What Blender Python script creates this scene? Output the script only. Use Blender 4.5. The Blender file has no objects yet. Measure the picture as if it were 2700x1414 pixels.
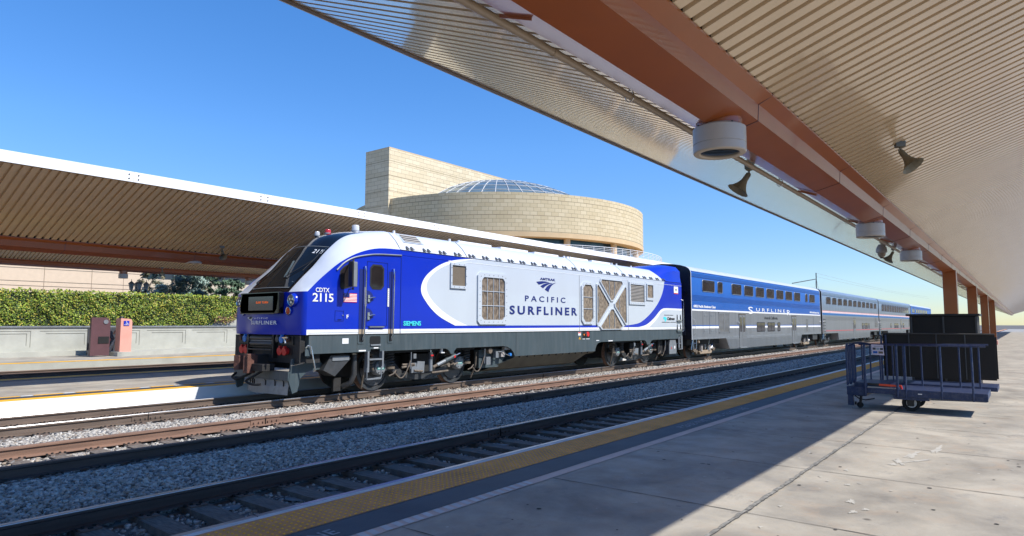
import bpy, math, random
import numpy as np
from mathutils import Vector, Matrix
R = math.radians
random.seed(7)
SC = bpy.context.scene
COL = SC.collection

# ------------------------------------------------------------------ camera, sky, sun, exposure
H_CAM = 1.782
YAW, PITCH, ROLL = R(38.19), R(4.84), R(0.12)
fw = Vector((math.cos(YAW)*math.cos(PITCH), math.sin(YAW)*math.cos(PITCH), math.sin(PITCH)))
rt = Vector((math.sin(YAW), -math.cos(YAW), 0))
up = rt.cross(fw)
rt2 = math.cos(ROLL)*rt + math.sin(ROLL)*up
up2 = -math.sin(ROLL)*rt + math.cos(ROLL)*up
cam_d = bpy.data.cameras.new('camera')
cam_d.sensor_width = 36; cam_d.lens = 1714.0/2700*36
cam_d.clip_start = 0.05; cam_d.clip_end = 3000
cam = bpy.data.objects.new('camera', cam_d); COL.objects.link(cam)
mw = Matrix((rt2, up2, -fw)).transposed().to_4x4()
mw.translation = Vector((0, 0, H_CAM))
cam.matrix_world = mw
SC.camera = cam

SUN = Vector((.28, -.83, 1.0)).normalized()          # towards the sun
EL = math.asin(SUN.z); AZ = math.atan2(SUN.x, SUN.y)   # azimuth clockwise from +Y
w = bpy.data.worlds.new('World'); SC.world = w; w.use_nodes = True
nt = w.node_tree; bg = nt.nodes['Background']
sky = nt.nodes.new('ShaderNodeTexSky'); sky.sky_type = 'NISHITA'; sky.sun_disc = False
sky.sun_elevation = EL; sky.sun_rotation = AZ
sky.air_density = 1.0; sky.dust_density = 0.05; sky.ozone_density = 2.0; sky.altitude = 0
hs = nt.nodes.new('ShaderNodeHueSaturation'); hs.inputs['Saturation'].default_value = 1.33; hs.inputs['Value'].default_value = 1.2; hs.inputs['Hue'].default_value = .507
nt.links.new(sky.outputs[0], hs.inputs['Color']); 
wtc = nt.nodes.new('ShaderNodeTexCoord'); wsx = nt.nodes.new('ShaderNodeSeparateXYZ'); nt.links.new(wtc.outputs['Generated'], wsx.inputs[0])
wr = nt.nodes.new('ShaderNodeValToRGB'); el = wr.color_ramp.elements
el[0].position = 0.; el[0].color = (.46, .52, .66, 1); el[1].position = .55; el[1].color = (1, 1, 1, 1)
e_ = el.new(.10); e_.color = (.56, .62, .75, 1); e_ = el.new(.26); e_.color = (.80, .85, .92, 1)
nt.links.new(wsx.outputs[2], wr.inputs[0])
wm = nt.nodes.new('ShaderNodeMixRGB'); wm.blend_type = 'MULTIPLY'; wm.inputs[0].default_value = 1
nt.links.new(hs.outputs[0], wm.inputs[1]); nt.links.new(wr.outputs[0], wm.inputs[2]); nt.links.new(wm.outputs[0], bg.inputs[0]); bg.inputs[1].default_value = 0.15
sl = bpy.data.lights.new('sun', 'SUN'); sl.energy = 5.0; sl.angle = R(.5); sl.color = (1, .955, .88)
so = bpy.data.objects.new('sun', sl); COL.objects.link(so)
so.rotation_euler = SUN.to_track_quat('Z', 'Y').to_euler()
vs = SC.view_settings; vs.view_transform = 'Standard'; vs.look = 'None'; vs.gamma = 1; vs.exposure = 0.33
SC.cycles.max_bounces = 8; SC.cycles.diffuse_bounces = 4; SC.cycles.glossy_bounces = 4

# ------------------------------------------------------------------ helpers
ORG = {}
class MB:
    def __init__(s): s.v = []; s.f = []; s.m = []; s.mats = []; s.sm = []; s.cur_smooth = False
    def mi(s, mat):
        if mat not in s.mats: s.mats.append(mat)
        return s.mats.index(mat)
    def face(s, pts, mat, smooth=False):
        n = len(s.v); s.v.extend([tuple(p) for p in pts]); s.f.append(list(range(n, n+len(pts)))); s.m.append(s.mi(mat)); s.sm.append(smooth)
    def grid(s, rows, mat, smooth=True, closed=False, matf=None):
        n = len(s.v); nr = len(rows); nc = len(rows[0])
        for r in rows: s.v.extend([tuple(p) for p in r])
        for i in range(nr-1):
            for j in range(nc if closed else nc-1):
                k = (j+1) % nc
                s.f.append([n+i*nc+j, n+i*nc+k, n+(i+1)*nc+k, n+(i+1)*nc+j])
                s.m.append(s.mi(matf(i, j) if matf else mat)); s.sm.append(smooth)
    def box(s, x0, x1, y0, y1, z0, z1, mat):
        n = len(s.v)
        for z in (z0, z1):
            for x, y in ((x0, y0), (x1, y0), (x1, y1), (x0, y1)): s.v.append((x, y, z))
        k = s.mi(mat)
        for q in ((3, 2, 1, 0), (4, 5, 6, 7), (0, 1, 5, 4), (1, 2, 6, 5), (2, 3, 7, 6), (3, 0, 4, 7)):
            s.f.append([n+a for a in q]); s.m.append(k); s.sm.append(False)
    def obox(s, c, ax, ay, az, mat):
        c = Vector(c); ax = Vector(ax); ay = Vector(ay); az = Vector(az); n = len(s.v)
        for k in (-1, 1):
            for i, j in ((-1, -1), (1, -1), (1, 1), (-1, 1)): s.v.append(tuple(c+ax*i+ay*j+az*k))
        q = s.mi(mat)
        for f in ((3, 2, 1, 0), (4, 5, 6, 7), (0, 1, 5, 4), (1, 2, 6, 5), (2, 3, 7, 6), (3, 0, 4, 7)):
            s.f.append([n+a for a in f]); s.m.append(q); s.sm.append(False)
    def prism(s, poly, ax, a, b, mat, capmat=None):
        # poly: 2-D points; ax 'x','y','z' = extrusion axis
        def P(p, t): return {'x': (t, p[0], p[1]), 'y': (p[0], t, p[1]), 'z': (p[0], p[1], t)}[ax]
        n = len(poly)
        s.face([P(p, a) for p in poly], capmat or mat); s.face([P(p, b) for p in poly][::-1], capmat or mat)
        for i in range(n):
            j = (i+1) % n
            s.face([P(poly[i], a), P(poly[j], a), P(poly[j], b), P(poly[i], b)], mat)
    def tube(s, path, r, mat, n=8, caps=True, closed=False):
        P = [Vector(p) for p in path]; rows = []
        rr = r if isinstance(r, (list, tuple)) else [r]*len(P)
        u = None
        for i, p in enumerate(P):
            if closed: t = P[(i+1) % len(P)]-P[i-1]
            else: t = P[min(i+1, len(P)-1)]-P[max(i-1, 0)]
            t.normalize()
            if u is None:
                u = t.orthogonal().normalized()
            else:
                u = (u - t*u.dot(t)); u.normalize()
            v = t.cross(u)
            rows.append([p+(u*math.cos(a)+v*math.sin(a))*rr[i] for a in [2*math.pi*k/n for k in range(n)]])
        if closed: rows.append(rows[0])
        s.grid(rows, mat, True, closed=True)
        if caps and not closed:
            s.face(rows[0][::-1], mat); s.face(rows[-1], mat)
    def cyl(s, p0, p1, r, mat, n=16, r2=None, caps=True):
        s.tube([p0, p1], [r, r if r2 is None else r2], mat, n, caps)
    def lathe(s, prof, c, axis, mat, n=24, matf=None, smooth=True):
        # prof: list of (radius, t along axis)
        c = Vector(c); a = Vector(axis).normalized(); u = a.orthogonal().normalized(); v = a.cross(u)
        rows = [[c+a*t+(u*math.cos(q)+v*math.sin(q))*r for q in [2*math.pi*k/n for k in range(n)]] for r, t in prof]
        s.grid(rows, mat, smooth, closed=True, matf=matf)
    def build(s, name, parent=None, smooth_angle=None, bevel=None):
        me = bpy.data.meshes.new(name)
        o = bpy.data.objects.new(name, me)
        org = ORG.get(parent.name, Vector((0, 0, 0))) if parent else Vector((0, 0, 0))
        vv = [(x-org.x, y-org.y, z-org.z) for x, y, z in s.v]
        me.from_pydata(vv, [], s.f)
        for m in s.mats: me.materials.append(m)
        me.polygons.foreach_set('material_index', s.m)
        me.polygons.foreach_set('use_smooth', s.sm)
        me.update()
        COL.objects.link(o)
        if parent: o.parent = parent
        ORG[o.name] = org
        if any(s.sm):
            import bmesh
            bm = bmesh.new(); bm.from_mesh(me); bmesh.ops.remove_doubles(bm, verts=bm.verts, dist=1e-4)
            bm.to_mesh(me); bm.free()
            me.set_sharp_from_angle(angle=R(smooth_angle or 40)) if hasattr(me, 'set_sharp_from_angle') else None
        if bevel:
            md = o.modifiers.new('bevel', 'BEVEL'); md.width = bevel; md.segments = 2; md.limit_method = 'ANGLE'; md.angle_limit = R(50)
        return o

def split_build(mb, name, parent, **k):
    n = len(mb.v); par = list(range(n))
    def fd(a):
        while par[a] != a: par[a] = par[par[a]]; a = par[a]
        return a
    key = {}
    for i, p in enumerate(mb.v):
        q = (round(p[0], 4), round(p[1], 4), round(p[2], 4))
        if q in key: par[fd(i)] = fd(key[q])
        else: key[q] = i
    for f in mb.f:
        for a in f[1:]: par[fd(a)] = fd(f[0])
    groups = {}
    for i, f in enumerate(mb.f): groups.setdefault(fd(f[0]), []).append(i)
    out = []
    for g, fs in groups.items():
        m2 = MB()
        for i in fs: m2.face([mb.v[a] for a in mb.f[i]], mb.mats[mb.m[i]], mb.sm[i])
        out.append(m2.build(name, parent, **k))
    return out
def thing(name, label, cat, loc=(0, 0, 0), group=None):
    o = bpy.data.objects.new(name, None); COL.objects.link(o)
    o.location = loc; o.empty_display_size = .3
    ORG[o.name] = Vector(loc)
    o['label'] = label; o['category'] = cat
    if group: o['group'] = group
    return o
def tag(o, label=None, cat=None, group=None, kind=None):
    if label: o['label'] = label
    if cat: o['category'] = cat
    if group: o['group'] = group
    if kind: o['kind'] = kind
    return o
CH = {}
def copy_tree(root, loc, rotz=0, label=None, scale=None):
    c = root.copy(); COL.objects.link(c); c.location = loc; c.rotation_euler = (0, 0, rotz)
    if label: c['label'] = label
    if scale: c.scale = scale
    for ch in [x for x in ALL() if x.parent == root]:
        d = ch.copy(); COL.objects.link(d); d.parent = c
        for g in [x for x in ALL() if x.parent == ch]:
            e = g.copy(); COL.objects.link(e); e.parent = d
    return c
def ALL(): return list(COL.objects)

def mat(name, col, rough=.6, metal=0., var=.12, scale=3., bump=0., bscale=40., coat=0., col2=None, detail=6, spec=.5, stretch=(1, 1, 1), emis=None, es=0, c2=None, dirt=0., dirtcol=(.05, .045, .04), dscale=1.2):
    m = bpy.data.materials.new(name); m.use_nodes = True
    N = m.node_tree.nodes; L = m.node_tree.links; b = N['Principled BSDF']
    tc = N.new('ShaderNodeTexCoord'); mp = N.new('ShaderNodeMapping'); mp.inputs['Scale'].default_value = stretch
    L.new(tc.outputs['Object'], mp.inputs[0])
    n = N.new('ShaderNodeTexNoise'); n.inputs['Scale'].default_value = scale; n.inputs['Detail'].default_value = detail
    L.new(mp.outputs[0], n.inputs['Vector'])
    r = N.new('ShaderNodeValToRGB'); r.color_ramp.elements[0].position = .3; r.color_ramp.elements[1].position = .7
    c2 = c2 or tuple(min(1, c*(1+var)) for c in col); c1 = tuple(c*(1-var) for c in col)
    r.color_ramp.elements[0].color = (*c1, 1); r.color_ramp.elements[1].color = (*c2, 1)
    L.new(n.outputs[0], r.inputs[0]); out = r.outputs[0]
    if dirt:
        n2 = N.new('ShaderNodeTexNoise'); n2.inputs['Scale'].default_value = dscale; n2.inputs['Detail'].default_value = 10; n2.inputs['Roughness'].default_value = .7
        L.new(mp.outputs[0], n2.inputs['Vector'])
        r2 = N.new('ShaderNodeValToRGB'); r2.color_ramp.elements[0].position = .45; r2.color_ramp.elements[1].position = .75
        r2.color_ramp.elements[0].color = (0, 0, 0, 1); r2.color_ramp.elements[1].color = (dirt, dirt, dirt, 1)
        L.new(n2.outputs[0], r2.inputs[0])
        mx = N.new('ShaderNodeMixRGB'); L.new(r2.outputs[0], mx.inputs[0]); L.new(out, mx.inputs[1]); mx.inputs[2].default_value = (*dirtcol, 1)
        out = mx.outputs[0]
    L.new(out, b.inputs['Base Color'])
    b.inputs['Roughness'].default_value = rough; b.inputs['Metallic'].default_value = metal
    b.inputs['Specular IOR Level'].default_value = spec
    if coat: b.inputs['Coat Weight'].default_value = coat; b.inputs['Coat Roughness'].default_value = .06
    if bump:
        nb = N.new('ShaderNodeTexNoise'); nb.inputs['Scale'].default_value = bscale; nb.inputs['Detail'].default_value = 8
        L.new(tc.outputs['Object'], nb.inputs['Vector'])
        bp = N.new('ShaderNodeBump'); bp.inputs['Strength'].default_value = bump; bp.inputs['Distance'].default_value = .02
        L.new(nb.outputs[0], bp.inputs['Height']); L.new(bp.outputs[0], b.inputs['Normal'])
    if emis:
        b.inputs['Emission Color'].default_value = (*emis, 1); b.inputs['Emission Strength'].default_value = es
    return m

M = {}
M['loco_blue'] = mat('loco_blue', (.004, .028, .43), .3, var=.06, scale=.8, coat=.12, spec=.25, dirt=.12, dirtcol=(.015, .04, .3))
M['loco_grey'] = mat('loco_light_grey', (.51, .56, .61), .35, var=.03, scale=.7, coat=.4, dirt=.12, dirtcol=(.42, .46, .5), stretch=(1, 1, .3))
M['loco_silver'] = mat('loco_silver', (.66, .69, .73), .33, .15, var=.03, coat=.3)
M['loco_white'] = mat('loco_white', (.8, .81, .82), .4, var=.03, coat=.2)
M['skirt'] = mat('skirt_grey', (.052, .074, .084), .5, var=.12, scale=1.2, stretch=(3, 3, .4), dirt=.45, dirtcol=(.14, .15, .15), dscale=2)
M['under'] = mat('underframe_black', (.016, .016, .017), .7, var=.3, scale=6, bump=.3, bscale=30, dirt=.35, dirtcol=(.05, .042, .034))
M['steel_dark'] = mat('steel_dark', (.055, .06, .066), .5, .3, var=.2, scale=8, dirt=.4, dirtcol=(.12, .1, .08))
M['steel_grey'] = mat('steel_grey', (.22, .24, .26), .45, .2, var=.15, scale=5, dirt=.3, dirtcol=(.12, .1, .08))
M['brown_dust'] = mat('dusty_steel', (.14, .112, .086), .8, var=.3, scale=10, bump=.3)
M['coupler'] = mat('rusty_cast_steel', (.12, .05, .035), .7, var=.3, scale=9, bump=.3)
M['chrome'] = mat('stainless_bar', (.6, .6, .6), .25, 1., var=.03)
M['black_gloss'] = mat('black_gloss', (.006, .006, .008), .12, var=.05, coat=.2, spec=.3)
M['glass'] = mat('windshield_glass', (.008, .010, .012), .04, var=.1, spec=.35)
M['glass2'] = mat('coach_glass', (.022, .018, .018), .06, var=.4, scale=1.5, spec=.4)
M['rubber'] = mat('rubber', (.012, .012, .012), .7, var=.1)
M['navy'] = mat('navy_lettering', (.008, .02, .16), .4, var=.02)
M['white'] = mat('white_paint', (.8, .8, .8), .5, var=.03)
M['cyan'] = mat('cyan_lettering', (.05, .62, .68), .5, var=.02)
M['red'] = mat('red_paint', (.6, .02, .02), .4, var=.05)
M['blue_cap'] = mat('blue_cap', (.03, .2, .6), .35, var=.1)
M['black'] = mat('black_paint', (.01, .01, .01), .5, var=.1)
M['mesh_brown'] = mat('brown_mesh', (.15, .115, .08), .7, var=.5, scale=30, bump=.8, bscale=60)
M['ground'] = mat('trackbed', (.13, .118, .105), .95, var=.35, scale=7, bump=1., bscale=25, dirt=.5, dirtcol=(.07, .065, .06))
M['rail'] = mat('rail_steel', (.15, .11, .085), .55, .3, var=.25, scale=4, bump=.15, stretch=(.3, 3, 3))
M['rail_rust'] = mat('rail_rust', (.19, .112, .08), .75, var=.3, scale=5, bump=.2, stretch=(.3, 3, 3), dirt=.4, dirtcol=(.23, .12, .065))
M['rail_shaded'] = mat('rail_shaded', (.065, .05, .045), .6, .2, var=.25, scale=5, bump=.15, stretch=(.3, 3, 3))  # darker copy for rails in the canopy shadow, shade put into the colour
M['rail_head'] = mat('rail_head', (.33, .33, .34), .28, .9, var=.12, scale=8, stretch=(.2, 5, 1))
M['tie'] = mat('weathered_timber', (.15, .125, .105), .9, var=.4, scale=6, bump=.8, bscale=18, stretch=(9, 1, 1), dirt=.5, dirtcol=(.05, .045, .04))
M['plate'] = mat('tie_plate_steel', (.15, .11, .09), .75, var=.3, scale=10, bump=.3)
M['purple'] = mat('beam_paint', (.28, .066, .006), .34, coat=.35, var=.06, scale=3, dirt=.3, dirtcol=(.22, .06, .012), dscale=4, spec=.5)
M['deck'] = mat('cream_roof_deck', (.60, .445, .28), .2, var=.05, scale=1.5, coat=.75, dirt=.2, dirtcol=(.42, .31, .19), dscale=2)
M['fascia'] = mat('white_fascia', (.78, .77, .77), .5, var=.02, scale=2)
M['trim'] = mat('tan_trim', (.26, .19, .13), .5, var=.08)
M['lamp_body'] = mat('lamp_body_grey', (.40, .37, .35), .4, var=.04, coat=.2)
M['lamp_glass'] = mat('lamp_glass', (.035, .04, .035), .05, var=.5, scale=10, spec=.9)
M['olive'] = mat('olive_horn', (.16, .135, .09), .5, var=.1)
M['greybox'] = mat('grey_box', (.13, .14, .14), .5, var=.1)
M['pipe'] = mat('cream_pipe', (.36, .28, .2), .4, var=.06)
M['blue_frame'] = mat('chipped_blue_frame', (.005, .020, .075), .5, var=.15, scale=12, dirt=.22, dirtcol=(.25, .24, .24), dscale=16)
M['yellow'] = mat('yellow_tactile', (.82, .42, .015), .6, var=.1, scale=5)
M['tactile_base'] = mat('tactile_worn', (.60, .26, .07), .7, var=.25, scale=2.5, dirt=.4, dirtcol=(.46, .24, .12), dscale=1.5)
M['asphalt'] = mat('dark_coating', (.035, .045, .055), .6, var=.3, scale=3, bump=.15, dirt=.4, dirtcol=(.08, .09, .1))
M['stripe'] = mat('faded_white_line', (.66, .53, .47), .7, var=.15, scale=5, dirt=.5, dirtcol=(.5, .33, .22), dscale=2.5)
M['white_edge'] = mat('white_edge', (.62, .62, .62), .7, var=.1, scale=6, dirt=.3, dirtcol=(.4, .38, .34))
M['stencil'] = mat('stencil_paint', (.30, .33, .37), .7, var=.3, scale=20)
M['concrete_wall'] = mat('concrete_wall', (.42, .42, .365), .85, var=.1, scale=1.5, bump=.15, dirt=.4, dirtcol=(.3, .29, .25), dscale=1)
M['pink'] = mat('pink_stucco', (.7, .33, .26), .8, var=.08, scale=2)
M['maroon'] = mat('maroon_metal', (.1, .045, .05), .5, var=.1)
M['cream_wall'] = mat('cream_wall', (.55, .46, .34), .85, var=.06, scale=1, dirt=.3, dirtcol=(.42, .34, .22), stretch=(2, 2, .3))
M['dark_glass'] = mat('dark_glass', (.02, .025, .035), .1, var=.2)

def decal_mat_concrete():
    m = bpy.data.materials.new('platform_concrete'); m.use_nodes = True
    N = m.node_tree.nodes; L = m.node_tree.links; b = N['Principled BSDF']
    tc = N.new('ShaderNodeTexCoord')
    def noise(s, d=10, ro=.6, dist=0):
        n = N.new('ShaderNodeTexNoise'); n.inputs['Scale'].default_value = s; n.inputs['Detail'].default_value = d; n.inputs['Roughness'].default_value = ro; n.inputs['Distortion'].default_value = dist
        L.new(tc.outputs['Object'], n.inputs['Vector']); return n.outputs[0]
    def ramp(i, p0, c0, p1, c1):
        r = N.new('ShaderNodeValToRGB'); e = r.color_ramp.elements; e[0].position = p0; e[0].color = (*c0, 1); e[1].position = p1; e[1].color = (*c1, 1); L.new(i, r.inputs[0]); return r.outputs[0]
    def mix(f, a, bb):
        x = N.new('ShaderNodeMixRGB')
        if isinstance(f, float): x.inputs[0].default_value = f
        else: L.new(f, x.inputs[0])
        for i, q in ((1, a), (2, bb)):
            if isinstance(q, tuple): x.inputs[i].default_value = (*q, 1)
            else: L.new(q, x.inputs[i])
        return x.outputs[0]
    base = ramp(noise(1.1, 8, .6, .3), .32, (.23, .21, .18), .68, (.45, .41, .34))
    base = mix(ramp(noise(2.3, 12, .7, .8), .52, (0, 0, 0), .72, (.42, .42, .42)), base, (.42, .29, .19))
    base = mix(ramp(noise(3.1, 12, .75, .5), .56, (0, 0, 0), .72, (.75, .75, .75)), base, (.17, .165, .16))
    base = mix(ramp(noise(45, 6, .7), .55, (0, 0, 0), .75, (.5, .5, .5)), base, (.22, .205, .18))
    vo = N.new('ShaderNodeTexVoronoi'); vo.inputs['Scale'].default_value = 1.6; L.new(tc.outputs['Object'], vo.inputs['Vector'])
    base = mix(ramp(vo.outputs['Distance'], .03, (.8, .8, .8), .065, (0, 0, 0)), base, (.09, .08, .07))
    vo2 = N.new('ShaderNodeTexVoronoi'); vo2.inputs['Scale'].default_value = 3.7; L.new(tc.outputs['Object'], vo2.inputs['Vector'])
    base = mix(ramp(vo2.outputs['Distance'], .03, (.6, .6, .6), .06, (0, 0, 0)), base, (.62, .6, .55))
    L.new(base, b.inputs['Base Color'])
    L.new(ramp(noise(4), .3, (.5, .5, .5), .7, (.8, .8, .8)), b.inputs['Roughness'])
    bp = N.new('ShaderNodeBump'); bp.inputs['Strength'].default_value = .25; bp.inputs['Distance'].default_value = .01
    L.new(noise(60, 8, .7), bp.inputs['Height']); L.new(bp.outputs[0], b.inputs['Normal'])
    return m
M['concrete'] = decal_mat_concrete()

def wave_mat(name, c1, c2, scale, axis='Z', rough=.5, metal=0, bump=.8, sharp=(.35, .65), dist=.01):
    m = bpy.data.materials.new(name); m.use_nodes = True
    N = m.node_tree.nodes; L = m.node_tree.links; b = N['Principled BSDF']
    tc = N.new('ShaderNodeTexCoord'); wv = N.new('ShaderNodeTexWave'); wv.bands_direction = axis; wv.inputs['Scale'].default_value = scale
    L.new(tc.outputs['Object'], wv.inputs['Vector'])
    r = N.new('ShaderNodeValToRGB'); r.color_ramp.elements[0].position = sharp[0]; r.color_ramp.elements[1].position = sharp[1]
    r.color_ramp.elements[0].color = (*c1, 1); r.color_ramp.elements[1].color = (*c2, 1)
    L.new(wv.outputs['Fac'], r.inputs[0])
    n = N.new('ShaderNodeTexNoise'); n.inputs['Scale'].default_value = 2.2; n.inputs['Detail'].default_value = 6; L.new(tc.outputs['Object'], n.inputs['Vector'])
    mx = N.new('ShaderNodeMixRGB'); mx.blend_type = 'MULTIPLY'; mx.inputs[0].default_value = .5
    L.new(r.outputs[0], mx.inputs[1]); L.new(n.outputs[0], mx.inputs[2]); L.new(mx.outputs[0], b.inputs['Base Color'])
    b.inputs['Roughness'].default_value = rough; b.inputs['Metallic'].default_value = metal
    bp = N.new('ShaderNodeBump'); bp.inputs['Strength'].default_value = bump; bp.inputs['Distance'].default_value = dist
    L.new(wv.outputs['Fac'], bp.inputs['Height']); L.new(bp.outputs[0], b.inputs['Normal'])
    return m
M['grille_v'] = wave_mat('vertical_grille', (.04, .03, .02), (.5, .4, .28), 14, 'X')
M['grille_h'] = wave_mat('horizontal_louvre', (.02, .02, .02), (.55, .5, .42), 5.2, 'Z')
M['tread'] = wave_mat('steel_fluting', (.16, .165, .17), (.50, .51, .52), 7.5, 'Z', .35, .6)
M['louvre_car'] = wave_mat('car_louvre', (.1, .1, .09), (.5, .48, .44), 5, 'Z', .4, .4)

def fish_mat(name, c0, c1, sx=.09, sz=.12):
    # expanded-metal mesh behind which darker machinery shows
    m = mat(name, c0, .6, var=.5, scale=14, bump=.5, bscale=50, c2=c1, stretch=(1, 1, .6))
    return m
M['radiator'] = fish_mat('radiator_mesh', (.12, .085, .055), (.30, .235, .17))
M['radiator2'] = fish_mat('radiator_mesh_tan', (.17, .13, .09), (.34, .27, .19))

def stainless(name, col, rough=.32):
    m = mat(name, col, rough, .55, var=.1, scale=1.2, stretch=(2.5, 1, .35), dirt=.4, dirtcol=tuple(c*.6 for c in col), dscale=2.5)
    return m
M['ss'] = stainless('stainless_panel', (.28, .29, .31), .38)
M['ss_blue'] = stainless('stainless_upper', (.27, .33, .39), .36)
M['car_blue'] = mat('coach_blue', (.010, .095, .38), .38, var=.05, scale=1, coat=.08, spec=.3)
M['car_roof'] = mat('coach_roof_silver', (.55, .57, .6), .4, .3, var=.08, scale=2)
M['coach_end'] = mat('coach_end_black_shade', (.02, .018, .018), .5, var=.3, scale=3)  # shade of the end walls put into this black, diaphragm plate shares it
M['pinkstripe'] = mat('faded_red_stripe', (.62, .28, .27), .5, var=.05)
M['bluestripe'] = mat('blue_stripe', (.02, .13, .35), .5, var=.05)
M['redstripe'] = mat('red_stripe', (.6, .05, .06), .5, var=.05)

# ------------------------------------------------------------------ lettering
def text_obj(name, s, mt, parent, box, y, spacing=1.0, bold=0., depth=.004, facing='-Y', shear=0.):
    """box=(x0,x1,z0,z1): lettering on a plane of constant y facing -Y; or facing='up': (x0,x1,y0,y1) at z=y;
       facing='-X': box=(y_left,y_right,z0,z1) at x=y"""
    cu = bpy.data.curves.new(name, 'FONT'); cu.body = s; cu.space_character = spacing; cu.offset = bold; cu.extrude = depth; cu.shear = shear; cu.resolution_u = 3
    t = bpy.data.objects.new(name+'_c', cu); COL.objects.link(t)
    dg = bpy.context.evaluated_depsgraph_get(); dg.update()
    me = bpy.data.meshes.new_from_object(t.evaluated_get(dg))
    bpy.data.objects.remove(t); bpy.data.curves.remove(cu)
    a = np.empty(len(me.vertices)*3); me.vertices.foreach_get('co', a); a = a.reshape(-1, 3)
    mn = a.min(0); mxx = a.max(0); u = (a[:, 0]-mn[0])/(mxx[0]-mn[0]); v = (a[:, 1]-mn[1])/(mxx[1]-mn[1]); d = a[:, 2]
    P = np.empty_like(a)
    x0, x1, z0, z1 = box
    if facing == '-Y': P[:, 0] = x0+(x1-x0)*u; P[:, 2] = z0+(z1-z0)*v; P[:, 1] = y-d
    elif facing == 'up': P[:, 0] = x0+(x1-x0)*u; P[:, 1] = z0+(z1-z0)*v; P[:, 2] = y+d
    elif facing == '-X': P[:, 1] = x0+(x1-x0)*u; P[:, 2] = z0+(z1-z0)*v; P[:, 0] = y-d
    org = ORG.get(parent.name) if parent else Vector((0, 0, 0))
    P -= np.array(org)
    me.vertices.foreach_set('co', P.ravel()); me.update()
    me.materials.clear(); me.materials.append(mt)
    o = bpy.data.objects.new(name, me); COL.objects.link(o)
    if parent: o.parent = parent
    ORG[o.name] = org
    return o

def ipol(x, xs, ys): return float(np.interp(x, xs, ys))

# ================================================================== GROUND, PLATFORMS
ZB = -.20     # ballast level
mb = MB(); mb.face([(-300, -300, -.42), (1500, -300, -.42), (1500, 1200, -.42), (-300, 1200, -.42)], M['ground'])
tag(mb.build('ground'), kind='structure')
mb = MB(); mb.box(-120, 300, -60, -14.0, -.41, .19, M['concrete']); tag(mb.build('bounce_slab'), kind='structure')  # unseen slab added behind the camera to bounce sunlight into the shade
# track bed strips
mb = MB(); rows = []
ys = [4.9, 5.2, 5.6, 6.4, 7.3, 7.8, 8.6, 9.5, 9.9, 10.8, 11.6, 12.1, 12.7, 13.4, 14.4, 15.3, 15.9]
zs = [-.27, -.265, -.26, -.27, -.235, -.15, -.13, -.16, -.23, -.245, -.20, -.17, -.18, -.225, -.24, -.24, -.25]
def bed_z(y): return ipol(y, ys, zs)
xs_b = list(np.arange(-15, 40, .5))+list(np.arange(40, 260, 4.))
for x in xs_b: rows.append([(x, y, bed_z(y)+random.uniform(-.012, .012)) for y in ys])
mb.grid(rows, M['ground'], True)
for y0, y1 in ((22.4, 30.1),): mb.face([(-40, y0, ZB), (260, y0, ZB), (260, y1, ZB), (-40, y1, ZB)], M['ground'])
tag(mb.build('trackbed'), kind='structure')

def platform(name, y0, y1, x0, x1, z=.2, near=True):
    mb = MB()
    mb.box(x0, x1, y0, y1, -.41, z, M['concrete'])
    o = mb.build(name); tag(o, kind='structure'); return o
platform('platform_near', -14, 4.93, -30, 260)
platform('platform_middle', 15.98, 22.32, -40, 260)
platform('platform_far', 30.15, 60, -60, 260, .2)

# markings on the near platform
mb = MB(); z = .204
mb.face([(-30, 4.03, z), (260, 4.03, z), (260, 4.40, z), (-30, 4.40, z)], M['asphalt'])
tag(mb.build('dark_safety_strip'), kind='structure')
mb = MB(); x = -30
while x < 260:
    n = x+random.uniform(.5, 1.5); mb.face([(x, 3.89+random.uniform(-.006, .006), z), (n, 3.89+random.uniform(-.006, .006), z), (n, 4.02, z), (x, 4.02, z)], M['stripe']); x = n
for k in range(24):   # scuffed white cross bars on the line
    x = 2.6+k*.115+random.uniform(0, .03); mb.face([(x, 3.895, z+.003), (x+.06, 3.895, z+.003), (x+.085, 4.015, z+.003), (x+.02, 4.015, z+.003)], M['white_edge'])
tag(mb.build('painted_line'), kind='structure')
mb = MB(); mb.box(-30, 260, 4.925, 4.985, -.05, .206, M['white_edge'])
tag(mb.build('platform_edge_strip'), kind='structure')
mb = MB(); mb.face([(-30, 4.41, .206), (260, 4.41, .206), (260, 4.92, .206), (-30, 4.92, .206)], M['tactile_base'])
sp = .0605
for i in range(int(36/sp)):
    x = 1.5+i*sp
    big = x < 14
    for j in range(8):
        y = 4.44+j*sp+.0
        r = .0125
        if big:
            n = len(mb.v)
            for k in range(6): mb.v.append((x+r*math.cos(k*1.0472), y+r*math.sin(k*1.0472), .206))
            for k in range(6): mb.v.append((x+r*.6*math.cos(k*1.0472), y+r*.6*math.sin(k*1.0472), .2115))
            q = mb.mi(M['yellow'])
            for k in range(6): mb.f.append([n+k, n+(k+1) % 6, n+6+(k+1) % 6, n+6+k]); mb.m.append(q); mb.sm.append(False)
            mb.f.append([n+6+k for k in range(6)]); mb.m.append(q); mb.sm.append(False)
        else:
            mb.box(x-r, x+r, y-r, y+r, .206, .2105, M['yellow'])
tag(mb.build('tactile_paving'), kind='structure')
for x in (.22, 9.47, 18.7, 27.9, 37.1):
    o = text_obj('stencilled_warning', 'PLEASE WAIT BEHIND YELLOW LINE', M['stencil'], None, (x, x+2.95, 4.13, 4.27), .2065, 1.1, .012, .0005, 'up'); tag(o, kind='structure')
M['joint'] = mat('joint_dark', (.06, .055, .05), .9, var=.3, scale=20)
M['caulk'] = mat('joint_caulk', (.2, .195, .18), .9, var=.5, scale=25, bump=.5)
mb = MB()
x = -8.8
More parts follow.
